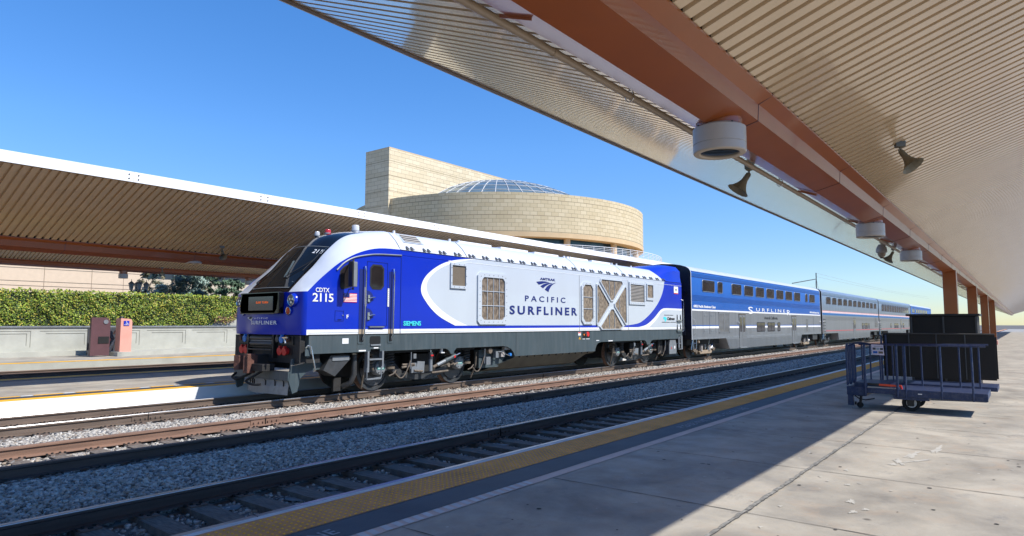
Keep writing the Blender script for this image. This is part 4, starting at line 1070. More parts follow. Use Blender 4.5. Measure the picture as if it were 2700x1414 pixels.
for x in np.arange(16.9, 21.3, .42): mb.box(x-.01, x+.01, YS+.0, YS+.06, .67, .73, M['under'])
mb.build('fuel_tank', loco)
# recessed gear between front truck and tank
mb = MB()
mb.box(15.35, 16.35, YS+.35, YN-.35, .45, 1.06, M['under']); mb.prism([(15.2, .40), (16.1, .40), (16.58, .74), (16.5, .95), (15.2, .95)], 'y', YS+.3, YS+.5, M['skirt'])
mb.box(15.78, 15.92, YS+.10, YS+.22, .70, .90, M['steel_grey']); mb.box(16.05, 16.22, YS+.10, YS+.22, .72, .86, M['lamp_body']); mb.box(15.35, 15.55, YS+.12, YS+.2, .50, .74, M['steel_grey']); mb.cyl((15.5, YS+.2, .93), (15.5, YS+.08, .93), .09, M['brown_dust'], 14); mb.box(16.2, 16.5, YS+.08, YS+.2, .93, 1.02, M['lamp_body'])
mb.cyl((16.45, YS+.12, .78), (16.45, YS+.03, .78), .05, M['blue_cap'], 10); mb.tube([(15.9, YS+.08, .88), (16.1, YS+.05, .9), (16.2, YS+.06, .8), (16.42, YS+.05, .74)], .012, M['steel_grey'], 5)
mb.build('air_equipment', loco)
mb = MB()   # rear underbody cabinet and ladder
mb.box(27.55, 28.0, YS+.25, YS+.8, .42, 1.0, M['under']); mb.box(26.9, 29.4, YS+.9, YN-.3, .4, 1.06, M['under'])
mb.prism([(28.2, .36), (29.02, .36), (29.05, .8), (28.95, 1.02), (28.3, 1.02), (28.2, .8)], 'y', YS+.02, YS+.5, M['steel_dark'])
mb.build('equipment_box', loco)
mb = MB(); mb.face([(28.24, YS+.015, .38), (29.0, YS+.015, .38), (29.02, YS+.015, .8), (28.92, YS+.015, 1.0), (28.34, YS+.015, 1.0), (28.24, YS+.015, .8)], M['steel_grey'])
mb.face([(28.42, YS+.01, .60), (28.52, YS+.01, .60), (28.47, YS+.01, .72)], M['red']); mb.face([(x, YS+.01, z) for x, z in octa(28.76, 28.88, .60, .74, .03)], M['white']); mb.build('battery_cover', loco)
for zc in (2.02, 1.56):
    mb = MB()
    for x in (29.05, 29.42): mb.prism([(x, zc-.06), (x+.13, zc-.06), (x+.10, zc+.14), (x+.05, zc+.19), (x+.02, zc+.14)], 'y', YS-.015, YS-.007, M['black'])
    mb.box(29.03, 29.56, YS-.06, YS-.006, zc-.12, zc-.06, M['chrome']); mb.box(29.05, 29.54, YS-.05, YS-.007, zc-.20, zc-.13, M['skirt']); mb.build('side_step', loco)
mb = MB(); mb.tube([(29.60, YS-.0, 2.92), (29.66, YS-.07, 2.88), (29.72, YS-.07, 2.8), (29.72, YS-.07, 1.48), (29.66, YS-.07, 1.42), (29.6, YS, 1.4)], .016, M['chrome'], 6)
mb.tube([(29.3, YS-.02, 1.26), (29.36, YS-.05, 1.2), (29.40, YS-.05, .55)], .02, M['chrome'], 6); mb.build('grab_rail', loco)
mb = MB(); mb.box(29.18, 29.28, YS-.03, YS, .62, 1.15, M['steel_grey']); mb.box(29.5, 29.62, YS-.03, YS, .55, 1.2, M['steel_grey']); mb.box(29.2, 29.6, YS-.04, YS+.1, .55, .585, M['steel_grey']); mb.box(29.2, 29.6, YS-.04, YS+.1, .82, .85, M['steel_grey']); mb.build('rear_step', loco)
# side steps under the cab door
mb = MB()
for x in (10.62, 11.09): mb.box(x, x+.055, YS-.02, YS+.10, .64 if x > 11 else .55, 1.07, M['steel_grey'])
for z in (.86, ): mb.box(10.67, 11.09, YS-.03, YS+.12, z-.015, z+.02, M['steel_grey'])
mb.tube([(10.62, YS+.0, .66), (10.62, YS+.0, .37), (11.08, YS+.0, .40), (11.09, YS, .68)], .018, M['steel_grey'], 6); mb.box(10.64, 11.06, YS-.02, YS+.12, .36, .385, M['steel_grey'])
mb.build('cab_ladder', loco)
# ---- front end: pilot plate, coupler, connectors, plow
mb = MB()
for s in (-1, 1):
    yo = YT+s*1.5; yi = YT+s*.5
    pts = [(8.78, yi, 1.48), (8.80, YT+s*1.2, 1.48), (8.93, yo, 1.48)]
    low = [(8.84, yi, .92), (8.86, YT+s*1.2, .88), (8.98, yo, 1.0)]
    mb.grid([pts, low], M['skirt'], True); mb.grid([[(p[0]+.1, p[1], p[2]) for p in pts], [(p[0]+.1, p[1], p[2]) for p in low]], M['under'], True)
    mb.face([(8.70, yi, 1.50), (8.80, yo, 1.50), (8.93, yo, 1.48), (8.78, yi, 1.48)], M['skirt'])
mb.box(8.75, 9.3, YT-1.4, YT+1.4, .85, 1.48, M['under'])
mb.build('pilot_plate', loco)
mb = MB()
for z0, z1 in ((1.36, 1.47), (1.22, 1.34)):
    rows = []
    for k in range(7):
        a = k/6*math.pi; rows.append([(8.73-.09*math.sin(a), YT+y, (z0+z1)/2+(z1-z0)/2*math.cos(a)) for y in (-.42, .56)])
    mb.grid(rows, mat('buffer_pad', (.11, .11, .105), .45, var=.1), True)
mb.box(8.66, 8.76, YT-.48, YT+.62, 1.195, 1.215, M['black']); mb.box(8.68, 8.76, YT-.45, YT+.58, 1.34, 1.36, M['steel_grey'])
for y in (-.50, .60): mb.box(8.64, 8.9, YT+y, YT+y+.05, .95, 1.5, M['black'])
mb.tube([(8.62, YT-.45, 1.14), (8.62, YT+.6, 1.14)], .015, M['brown_dust'], 6); mb.build('end_buffer', loco)
mb = MB()
for s in (-1, 1): mb.box(8.72, 8.84, YT+s*.86-.32, YT+s*.86+.30, 1.27, 1.47, M['black']); mb.box(8.74, 8.84, YT+s*.86-.25, YT+s*.86+.30, 1.04, 1.2, M['black'])
split_build(mb, 'connector_bracket', loco)
for s in (-1, 1):
    for (y, z, r, mm, nm) in ((.63, 1.39, .062, M['steel_dark'], 'cable_socket'), (.80, 1.385, .075, M['blue_cap'], 'cable_socket'), (1.0, 1.39, .05, M['coupler'], 'cable_socket'), (.74, 1.115, .085, M['red'], 'cable_socket'), (.93, 1.115, .085, M['red'], 'cable_socket')):
        mb = MB(); c = Vector((8.66, YT+s*y, z)); mb.lathe([(r*.9, -.12), (r, -.02), (r*1.08, 0), (r*1.08, .02), (0, .025)], c, (-1, 0, -.1), mm, 16); mb.box(c.x-.02, c.x+.04, c.y-.02, c.y+.02, c.z+r, c.z+r+.04, mm)
        mb.build(nm, loco)
mb = MB(); mb.tube([(8.55, YT-1.08, 1.44), (8.56, YT-1.12, 1.31)], .02, M['chrome'], 6); mb.tube([(8.55, YT-1.02, 1.44), (8.56, YT-1.18, 1.44)], .02, M['chrome'], 6); mb.build('air_cock', loco)
# coupler
mb = MB(); cz = .86
mb.box(8.35, 9.0, YT-.14, YT+.14, cz-.16, cz+.16, M['under'])
hp = [(8.62, -.15), (8.46, -.24), (8.24, -.25), (8.15, -.17), (8.22, -.08), (8.35, -.02), (8.33, .08), (8.19, .10), (8.12, .20), (8.22, .30), (8.48, .25), (8.62, .15)]
mb.prism([(x, YT+y+.1) for x, y in hp], 'z', cz-.19, cz+.15, M['coupler'])
mb.box(8.19, 8.4, YT-.17, YT+.02, cz-.26, cz+.19, M['coupler'])
for z in (-.1, -.02, .06): mb.box(8.185, 8.3, YT-.15, YT-.03, cz+z, cz+z+.03, M['black'])
mb.build('coupler', loco, bevel=.02)
mb = MB(); mb.box(8.30, 8.62, YT-.62, YT-.02, .66, .82, M['under']); mb.box(8.295, 8.31, YT-.4, YT-.22, .72, .77, M['black']); mb.build('coupler_box', loco, bevel=.01)
for (a, pts) in enumerate(([(8.5, YT-.1, .72), (8.3, YT-.1, .58), (8.1, YT+.15, .45), (8.12, YT+.4, .50), (8.3, YT+.5, .58)], [(8.5, YT-.45, .7), (8.28, YT-.25, .52), (8.2, YT-.05, .42), (8.25, YT-.3, .34), (8.35, YT-.5, .36)])):
    mb = MB(); P = [tuple(p) for p in pts]; 
    cr = []
    for i in range(len(P)-1):
        for k in range(5): t = k/5; cr.append(tuple(Vector(P[i]).lerp(Vector(P[i+1]), t)))
    cr.append(P[-1]); 
    for _ in range(3): cr = [cr[0]]+[tuple((Vector(cr[i-1])+Vector(cr[i])+Vector(cr[i+1]))/3) for i in range(1, len(cr)-1)]+[cr[-1]]
    mb.tube(cr, .028, M['rubber'], 8); mb.build('brake_hose', loco)
# snow plow
PM = mat('plow_dusty', (.36, .335, .30), .75, var=.15, scale=5, dirt=.4, dirtcol=(.13, .12, .11), dscale=3)
mb = MB()
prof = [(.00, .13, -.03), (.02, .30, 0), (.07, .46, .0), (.16, .49, 0)]
base = [(8.62, -1.17), (8.57, -.6), (8.51, -.1), (8.51, .05), (8.66, .5), (8.80, .85)]
rows = [[(x+dx, YT+y, z) for x, y in base] for dx, z, _ in prof]
mb.grid(rows, PM, False); mb.grid([[(x+.03, y, z) for x, y, z in r] for r in rows], M['under'], False)
pl = mb.build('snow_plow', loco)
mb = MB()
for x, y in ((8.60, -1.0), (8.57, -.7), (8.54, -.35), (8.53, .12), (8.59, .30), (8.66, .52)): mb.box(x+.01, x+.035, YT+y-.008, YT+y+.008, .32, .44, M['rubber']); mb.cyl((x+.01, YT+y, .45), (x+.0, YT+y, .45), .018, M['rubber'], 6)
mb.build('plow_bolts', pl)
for s in (-1, 1):
    mb = MB(); q = [(8.62, .45), (8.70, .95), (9.0, .93), (9.45, .88), (9.52, .78), (9.46, .68), (9.1, .64), (8.92, .5), (8.85, .2), (8.72, .16)]
    mb.prism(q, 'y', YT+s*1.18-.03, YT+s*1.18+.03, M['skirt']); mb.tube([(8.66, YT+s*1.22, .80), (9.1, YT+s*1.22, .86)], .012, M['chrome'], 6)
    mb.build('plow_bracket', loco)
mb = MB(); mb.box(8.60, 8.72, YT-1.2, YT+1.1, .45, .66, M['skirt']); mb.build('plow_beam', loco)
mb = MB(); mb.tube([(8.84, YS-.01, 1.20), (8.86, YS-.06, 1.26), (8.93, YS-.07, 1.24), (9.07, YS-.07, .70), (9.07, YS+.0, .66)], .018, M['chrome'], 6); mb.prism([(8.82, 1.02), (8.82, 1.16), (8.9, 1.26), (8.96, 1.16), (8.96, 1.02)], 'y', YS-.02, YS-.005, M['skirt']); mb.build('corner_grab_rail', loco)
mb = MB()  # air duct / sand box under the cab
mb.prism([(9.42, .66), (9.62, 1.0), (10.15, 1.0), (10.2, .9), (9.75, .50)], 'y', YS+.12, YS+.55, M['steel_dark']); mb.box(9.66, 10.15, YS+.10, YS+.14, .87, .97, M['steel_grey']); mb.tube([(9.75, YS+.2, 1.0), (9.75, YS+.15, .95), (9.92, YS+.15, .95), (9.92, YS+.2, 1.0)], .015, M['chrome'], 5)
mb.tube([(10.42, YS+.25, 1.0), (10.42, YS+.25, .5), (10.36, YS+.3, .3), (10.28, YS+.5, .2)], .07, M['steel_dark'], 10); mb.box(10.0, 10.22, YS+.5, YS+.56, .1, .42, M['under'])
mb.box(8.95, 10.4, YS+.6, YN-.6, .7, 1.45, M['under'])
mb.build('sand_box', loco)

# ---- trucks
def make_truck(c, name='truck'):
    """powered truck built at x centre c"""
    t = bpy.data.objects.new(name, None); COL.objects.link(t); t.parent = loco; ORG[t.name] = ORG[loco.name]; t['kind_note'] = 'part'
    return t
def loco_truck(xc):
    mb = MB()
    for s in (-1, 1):
        yf = YT+s*1.0
        fr = [(xc-2.05, .62), (xc-1.9, .78), (xc-1.1, .80), (xc-.75, .50), (xc-.45, .42), (xc+.45, .42), (xc+.75, .50), (xc+1.1, .80), (xc+1.9, .78), (xc+2.05, .62), (xc+1.9, .55), (xc+1.2, .58), (xc+.85, .32), (xc+.3, .22), (xc-.3, .22), (xc-.85, .32), (xc-1.2, .58), (xc-1.9, .55)]
        mb.prism(fr, 'y', yf-.07, yf+.07, M['steel_dark'])
        mb.box(xc-.5, xc+.5, yf-.12, yf+.12, .42, .92, M['under'])
    mb.box(xc-.35, xc+.35, YT-1.0, YT+1.0, .5, .9, M['under']); mb.box(xc-1.95, xc+1.95, YT-.6, YT+.6, .35, .85, M['under'])
    mb.box(xc-2.1, xc+2.1, YT-1.2, YT+1.2, .98, 1.44, M['under'])
    fr = mb.build('truck_frame', loco)
    for dx in (-1.515, 1.515):
        for s in (-1, 1):
            yw = YT+s*.7525; c = (xc+dx, yw, .56)
            mb = MB(); o = s
            mb.lathe([(.0, .075), (.12, .085), (.14, .075), (.36, .045), (.46, .04), (.475, .065), (.555, .065), (.56, .05), (.56, -.05), (.595, -.065), (.595, -.085), (.46, -.08), (0, -.05)], c, (0, o, 0), M['steel_dark'], 48, matf=lambda i, j: M['rail_rust'] if i in (7, 8) else M['steel_dark'])
            w_ = mb.build('wheel', fr, 30)
            mb = MB()
            mb.lathe([(.20, .078), (.43, .078), (.43, .06)], c, (0, o, 0), mat('brake_disc', (.12, .12, .125), .45, .5, var=.1), 40)
            for k in range(20): a = k/20*6.283; mb.cyl((c[0]+.385*math.cos(a), yw+o*.079, .56+.385*math.sin(a)), (c[0]+.385*math.cos(a), yw+o*.082, .56+.385*math.sin(a)), .013, M['black'], 6)
            mb.build('brake_disc', fr)
            # axle box with end cap
            mb = MB(); yo = yw+o*.34
            mb.lathe([(.19, -.16), (.19, 0), (.165, .03), (.0, .035)], (c[0], yo, .60), (0, o, 0), M['steel_grey'], 18)
            mb.box(c[0]-.34, c[0]+.34, min(yo, yo-o*.14), max(yo, yo-o*.14), .52, .70, M['steel_dark'])
            for k in range(6): a = k*1.047; mb.cyl((c[0]+.13*math.cos(a), yo+o*.03, .6+.13*math.sin(a)), (c[0]+.13*math.cos(a), yo+o*.045, .6+.13*math.sin(a)), .016, M['under'], 6)
            ab = mb.build('axle_box', fr)
            if s < 0:
                mb = MB(); mb.face([(c[0]-.11, yo-.038, .565), (c[0]+.11, yo-.038, .565), (c[0]+.11, yo-.038, .625), (c[0]-.11, yo-.038, .625)], mat('teal_plate', (.03, .3, .28), .4)); mb.build('name_plate', fr)
                text_obj('lettering', 'SIEMENS', M['white'], fr, (c[0]-.09, c[0]+.09, .58, .61), yo-.0395, 1, .02, .0005)
            # coil springs
            for d2 in (-.36, .36):
                mb = MB(); turns = 5; pts = []
                for k in range(turns*10+1): a = k/10*6.283; pts.append((c[0]+d2+.115*math.cos(a), yo-o*.05+.115*math.sin(a), .62+k/(turns*10)*.36))
                mb.tube(pts, .026, M['brown_dust'] if d2 < 0 else M['steel_dark'], 6); mb.cyl((c[0]+d2, yo-o*.05, .56), (c[0]+d2, yo-o*.05, .62), .15, M['brown_dust'], 14); mb.build('coil_spring', fr)
    for s in (-1,):
        yo = YS+.12
        mb = MB(); mb.cyl((xc+.05, yo, .45), (xc+.05, yo, .78), .055, M['steel_grey'], 12); mb.cyl((xc+.05, yo, .78), (xc+.05, yo, .97), .065, M['steel_dark'], 12); mb.cyl((xc+.05, yo, .97), (xc+.05, yo, 1.03), .025, M['chrome'], 8); mb.box(xc+.0, xc+.10, yo-.07, yo-.055, .86, .90, M['red']); mb.build('vertical_damper', loco)
        mb = MB(); a = Vector((xc+.28, yo-.02, .60)); b_ = Vector((xc+1.02, yo-.02, .84)); m_ = a.lerp(b_, .62)
        mb.cyl(a, m_, .052, M['steel_grey'], 12); mb.cyl(a.lerp(b_, .45), b_, .065, M['skirt'], 12); mb.cyl(b_, b_+Vector((.2, 0, .06)), .022, M['chrome'], 8); mb.cyl(a-Vector((.16, 0, .05)), a, .04, M['brown_dust'], 8); q = a.lerp(b_, .9); mb.obox(q+Vector((0, -.066, 0)), (.03, 0, .01), (0, .003, 0), (-.008, 0, .03), M['red']); mb.build('yaw_damper', loco)
        mb = MB()
        for (p, q_) in (((xc-1.05, yo-.03, .60), (xc-.55, yo, .64)), ((xc-1.0, yo, .67), (xc-.6, yo-.03, .67)), ((xc+1.15, yo, .62), (xc+.95, yo-.02, .58)), ((xc-.6, yo-.03, .5), (xc-.25, yo, .46)), ((xc+.1, yo, .40), (xc+.75, yo, .42))): mb.cyl(p, q_, .028, M['brown_dust'], 8)
        mb.box(xc-.68, xc-.5, yo-.02, yo+.05, .44, .70, M['steel_grey']); mb.prism([(xc-.5, .42), (xc-.18, .42), (xc-.15, .72), (xc-.42, .74)], 'y', yo+.02, yo+.06, M['steel_grey'])
        mb.prism([(xc+.45, .62), (xc+.75, .68), (xc+.85, .60), (xc+.83, .52), (xc+.76, .53), (xc+.72, .60), (xc+.45, .55)], 'y', yo+.0, yo+.04, M['brown_dust'])
        mb.box(xc+.45, xc+.5, yo-.03, yo+.03, .93, 1.1, M['loco_white']); mb.box(xc+.42, xc+.56, yo-.05, yo+.03, .93, .955, M['loco_white'])
        mb.box(xc-.62, xc-.52, yo-.03, yo+.02, .82, .95, M['steel_grey'])
        split_build(mb, 'brake_linkage', loco)
        for base in (xc-1.515, xc+1.515):
            mb = MB(); pts = []
            for k in range(13): t_ = k/12; pts.append((base+.17+.55*t_, YS+.02, .50-.22*math.sin(t_*math.pi)+.28*t_**2))
            mb.tube(pts, .016, M['brown_dust'], 6); mb.tube([(base-.05, YS, .42), (base+.1, YS-.0, .46), (base+.2, YS, .55)], .018, M['brown_dust'], 6); mb.tube([(base+.72, YS+.02, .56), (base+.74, YS+.02, .85), (base+.74, YS+.02, 1.0)], .014, M['steel_grey'], 6); mb.build('sensor_cable', loco)
        for dx in (-2.12, 2.12):
            mb = MB(); mb.tube([(xc+dx, YS+.25, .9), (xc+dx*1.01, YS+.3, .5), (xc+dx*.985, YS+.45, .12)], .03, M['brown_dust'], 6); mb.build('sand_pipe', loco)
loco_truck(12.90); loco_truck(25.57)
#@@NEXT2@@

# ================================================================== PASSENGER COACHES
def car_truck(root, xc, yt, grey):
    """unpowered truck: frame, wheels"""
    mm = M['brown_dust'] if grey else M['steel_dark']
    mb = MB()
    for s in (-1, 1):
        yf = yt+s*1.02
        fr = [(xc-1.75, .52), (xc-1.6, .66), (xc-1.1, .70), (xc-.7, .34), (xc+.7, .34), (xc+1.1, .70), (xc+1.6, .66), (xc+1.75, .52), (xc+1.5, .42), (xc+1.2, .44), (xc+.85, .16), (xc-.85, .16), (xc-1.2, .44), (xc-1.5, .42)]
        mb.prism(fr, 'y', yf-.06, yf+.06, mm)
        mb.box(xc-.6, xc-.32, yf-.14, yf+.1, .25, .75, M['lamp_body'] if grey else M['steel_dark'])
    mb.box(xc-1.7, xc+1.7, yt-.9, yt+.9, .4, .95, M['under'])
    fr = mb.build('truck_frame', root)
    for dx in (-1.295, 1.295):
        for s in (-1, 1):
            yw = yt+s*.7525; c = (xc+dx, yw, .44); mb = MB()
            mb.lathe([(0, .07), (.12, .075), (.30, .04), (.36, .06), (.445, .06), (.445, -.05), (.47, -.06), (.47, -.08), (.3, -.07), (0, -.05)], c, (0, s, 0), M['steel_dark'], 28, matf=lambda i, j: M['rail_rust'] if i == 4 else M['steel_dark'])
            mb.build('wheel', fr, 30)
            mb = MB(); mb.cyl((c[0], yt+s*.98, .47), (c[0], yt+s*1.14, .47), .15, mm, 12); mb.box(c[0]-.22, c[0]+.22, yt+s*1.06-.07, yt+s*1.06+.07, .40, .66, mm); mb.build('axle_box', fr)
    for s in (-1,):
        yo = yt-1.17
        for dx in (-.62, .45):
            mb = MB(); pts = [(xc+dx+.10*math.cos(k/8*6.283), yo+.10*math.sin(k/8*6.283), .34+k/40*.34) for k in range(41)]; mb.tube(pts, .025, M['lamp_body'] if grey else mm, 6); mb.build('coil_spring', fr)
        mb = MB(); mb.prism([(xc-.75, .22), (xc+.75, .22), (xc+.85, .34), (xc+.6, .40), (xc-.6, .40), (xc-.85, .34)], 'y', yo-.04, yo+.04, M['pipe'] if grey else mm)
        mb.tube([(xc+.3, yo, .40), (xc+.55, yo, .95), (xc+1.2, yo, .95), (xc+.75, yo, .45)], .045, M['chrome'] if grey else mm, 6); mb.prism([(xc-.15, .95), (xc+.2, .95), (xc+.15, .5), (xc, .42)], 'y', yo, yo+.08, M['steel_grey']); mb.cyl((xc+.35, yo-.04, .45), (xc+.95, yo-.04, .5), .05, M['lamp_body'] if grey else mm, 8); mb.build('truck_linkage', fr)

def coach(x0, label, style, yt=None, upper=(), lower=(), doors=(), L=25.75):
    yt = yt or TR[2]; ys = yt-1.55; yn = yt+1.55; x1 = x0+L
    t = thing('passenger_coach', label, 'passenger coach', (x0, yt, 0), 'double deck passenger coaches behind the locomotive')
    blue = style == 'blue'
    # main shell profile: side from z .98 up; roof curve
    half = [(1.55, .98), (1.55, 2.44), (1.55, 4.30), (1.52, 4.40), (1.45, 4.50), (1.30, 4.60), (1.0, 4.69), (.6, 4.76), (0, 4.80)]
    prof = [(yt-a, z) for a, z in half]+[(yt+a, z) for a, z in half[::-1][1:]]
    um = M['car_blue'] if blue else M['ss_blue']; lm = M['ss']
    mb = MB()
    for a, b_ in zip(prof[:-1], prof[1:]):
        z = (a[1]+b_[1])/2
        mm = lm if z < 2.44 else um if z < 4.42 else (M['car_roof'] if blue else M['ss_blue'])
        mb.face([(x0, *a), (x1, *a), (x1, *b_), (x0, *b_)], mm, z > 4.3)
    ends = [(y, z) for y, z in prof]+[(yn, .98), (ys, .98)]
    mb.face([(x0, y, z) for y, z in prof], M['coach_end']); mb.face([(x1, y, z) for y, z in prof][::-1], M['coach_end'])
    mb.face([(x0, ys, .98), (x1, ys, .98), (x1, yn, .98), (x0, yn, .98)], M['under'])
    mb.build('coach_shell', t, 30)
    mb = MB()   # silver end collars
    for xx in (x0-.03, x1-.03):
        for a, b_ in zip(prof[:-1], prof[1:]):
            def o_(p, k=.012): d = Vector((0, p[0]-yt, p[1]-2.8)); d.normalize(); return (p[0]+d.y*k, p[1]+d.z*k)
            mb.face([(xx, *o_(a)), (xx+.07, *o_(a)), (xx+.07, *o_(b_)), (xx, *o_(b_))], M['car_roof'])
            mb.face([(xx, *a), (xx, *o_(a)), (xx, *o_(b_)), (xx, *b_)], M['car_roof'])
    mb.build('end_collar', t)
    mb = MB()
    for z in (4.12, 4.17, 4.22, 4.27): mb.box(x0+.05, x1-.05, ys-.012, ys, z, z+.022, um)
    if blue:
        for z in (2.94, 3.0, 3.06, 3.12, 3.18): mb.box(x0+.05, x1-.05, ys-.014, ys, z, z+.028, um)
    mb.box(x0+.04, x1-.04, ys-.02, ys, 4.385, 4.40, M['car_roof']); mb.box(x0+.04, x1-.04, ys-.006, ys-.001, 4.09, 4.105, M['navy'])
    mb.build('side_fluting', t)
    # diaphragm
    mb = MB(); mb.box(x0-.35, x0, yt-.55, yt+.55, 1.4, 3.7, M['rubber']); mb.box(x0-.36, x0-.30, yt-.6, yt+.6, 1.3, 3.8, M['coach_end']); mb.cyl((x0-.02, yt-1.2, 3.30), (x0-.1, yt-1.2, 3.30), .12, M['black'], 12); mb.box(x0-.04, x0, yt-1.25, yt-.85, 1.2, 1.6, M['steel_dark']); mb.build('end_diaphragm', t)
    # stripes
    mb = MB(); y = ys-.004
    if blue:
        mb.face([(x0+.04, y, 2.415), (x1-.04, y, 2.415), (x1-.04, y, 2.495), (x0+.04, y, 2.495)], M['white'])
        mb.face([(x0+.04, y, 1.53), (x1-.04, y, 1.53), (x1-.04, y, 1.645), (x0+.04, y, 1.645)], M['white']); mb.face([(x0+.04, y, 1.655), (x1-.04, y, 1.655), (x1-.04, y, 1.70), (x0+.04, y, 1.70)], M['car_blue'])
        mb.face([(x0+.04, y, .99), (x1-.04, y, .99), (x1-.04, y, 1.10), (x0+.04, y, 1.10)], M['steel_grey'])
    else:
        for a, b_, mm in ((2.80, 2.86, 'pinkstripe'), (2.76, 2.80, 'white'), (2.71, 2.76, 'pinkstripe'), (2.685, 2.71, 'white'), (2.50, 2.685, 'bluestripe'), (1.17, 1.215, 'redstripe')):
            mb.face([(x0+.04, y, a), (x1-.04, y, a), (x1-.04, y, b_), (x0+.04, y, b_)], M[mm])
    mb.build('side_stripes', t)
    # underbody skirt with fluting
    xa, xb = (x0+4.75, x1-5.8) if blue else (x0+5.6, x1-5.3)
    sl = .42 if blue else .05
    mb = MB(); q = [(xa-.1, .98), (xa+sl, .38), (xb-sl, .38), (xb+.1, .98)]
    mb.prism(q, 'y', ys+.0, yn, lm)
    for k in range(9):
        z = .42+k*.06; f = (z-.38)/.6; mb.box(xa+sl*(1-f)-.08*f+.03, xb-sl*(1-f)+.08*f-.03, ys-.016, ys, z, z+.03, lm)
    mb.build('lower_skirt', t)
    # windows
    for (wa, wb, *r) in upper:
        za, zb_ = (3.42, 4.01) if not r else r
        fr = MB(); fr.face([(x, ys-.008, z) for x, z in octa(wa, wb, za, zb_, .07)], M['rubber'])
        for a, b_ in ((wa, wb),):
            pts = octa(wa, wb, za, zb_, .07); fr.tube([(x, ys-.012, z) for x, z in pts], .016, M['steel_grey'], 4, closed=True)
        wo = fr.build('window', t)
        if wb-wa > 1.2: spl = [(wa+.06, (wa+wb)/2-.02), ((wa+wb)/2+.02, wb-.06)]
        else: spl = [(wa+.06, wb-.06)]
        g = MB()
        for a, b_ in spl: g.face([(x, ys-.011, z) for x, z in octa(a, b_, za+.05, zb_-.05, .035)], M['glass2'])
        g.build('pane', wo)
    for (wa, wb) in lower:
        fr = MB(); fr.face([(x, ys-.008, z) for x, z in octa(wa, wb, 1.28, 1.86, .05)], M['rubber']); wo = fr.build('window', t)
        g = MB(); n = 2 if wb-wa > 1 else 1
        for k in range(n):
            a = wa+.06+(wb-wa-.06)/n*k; b_ = wa+(wb-wa-.06)/n*(k+1); g.face([(x, ys-.011, z) for x, z in rect(a, b_, 1.33, 1.81)], M['glass2'])
        g.build('pane', wo)
    for (da, db) in doors:
        mb = MB(); mb.box(da-.06, db+.06, ys-.005, ys+.01, .42, 2.34, M['black']); mb.box(da, db, ys-.012, ys+.01, .44, 2.28, M['ss']); mb.box((da+db)/2-.012, (da+db)/2+.012, ys-.016, ys-.01, .44, 2.26, M['black']); mb.box(da-.1, db+.1, ys-.08, ys+.0, .38, .43, M['steel_grey'])
        for zz_ in (2.30,): mb.box(da-.08, db+.08, ys-.03, ys, zz_, zz_+.03, M['brown_dust'])
        dr = mb.build('door', t)
        g = MB()
        if db-da > .8: panes = [(da+.1, (da+db)/2-.1), ((da+db)/2+.1, db-.1)]
        else: panes = [(da+.1, db-.1)]
        for a, b_ in panes: g.face([(x, ys-.017, z) for x, z in octa(a, b_, 1.30, 2.15, .04)], M['glass2'])
        g.build('door_window', dr)
        mb = MB(); mb.cyl((da-.2, ys-.08, 1.83), (da-.2, ys, 1.83), .05, M['chrome'], 10); mb.build('door_lamp', dr)
    # lockers, louvres, handles
    if blue:
        for a, b_ in ((32.13-30.71, 33.0-30.71), (33.04-30.71, 33.9-30.71)):
            mb = MB(); outline(mb, x0+a, x0+b_, 1.25, 2.40, M['steel_grey'], .02, ys-.004)
            for z in (1.34, 2.14): mb.box(x0+a+.18, x0+b_-.18, ys-.012, ys-.003, z, z+.08, M['steel_grey'])
            mb.build('equipment_locker', t)
        mb = MB(); mb.face([(x, ys-.007, z) for x, z in rect(x0+3.62, x0+5.20, 1.27, 2.37)], M['louvre_car']); outline(mb, x0+3.60, x0+5.22, 1.25, 2.39, M['ss'], .06, ys-.008); mb.box(x0+4.36, x0+4.46, ys-.014, ys-.004, 1.25, 2.39, M['ss']); mb.build('louvre_panel', t)
        mb = MB(); mb.face([(x, ys-.007, z) for x, z in rect(x1-4.4, x1-3.9, 1.2, 2.1)], M['louvre_car']); mb.build('louvre_panel', t)
        mb = MB(); outline(mb, x1-3.6, x1-2.2, 1.2, 2.30, M['steel_grey'], .02, ys-.004); mb.build('equipment_locker', t)
    else:
        mb = MB(); 
        for k in range(5): mb.box(x0+.6, x1-1.2, ys-.014, ys, 2.10+k*.06, 2.13+k*.06, lm)
        mb.build('side_fluting', t)
        mb = MB(); mb.face([(x, ys-.017, z) for x, z in rect(x1-2.2, x1-.8, 1.4, 2.4)], M['louvre_car']); mb.build('louvre_panel', t)
        mb = MB(); mb.box(x0+.15, x0+1.0, ys-.02, ys, 1.0, 2.4, M['ss']); [mb.box(x0+.2, x0+.95, ys-.035, ys-.02, 1.1+k*.25, 1.16+k*.25, M['steel_dark']) for k in range(5)]; mb.build('end_ladder', t)
    for xx in (x0+.22, x1-.25):
        mb = MB(); mb.tube([(xx, ys-.0, 1.98), (xx+.02, ys-.07, 1.94), (xx+.04, ys-.07, 1.25), (xx+.02, ys, 1.2)], .015, M['chrome'], 6); mb.build('grab_rail', t)
    mb = MB(); mb.tube([(x0+.2, ys+.02, .98), (x0+.18, ys, .55), (x0+.55, ys, .55), (x0+.57, ys+.02, .98)], .015, M['chrome'], 6); mb.tube([(x0+.18, ys, .80), (x0+.56, ys, .80)], .014, M['chrome'], 6); mb.tube([(x0+.05, ys, .95), (x0-.1, ys, .5)], .02, M['chrome'], 6); mb.cyl((x0+.9, ys+.1, .86), (x0+.9, ys-.0, .86), .06, M['pipe'], 8); mb.build('end_step', t)
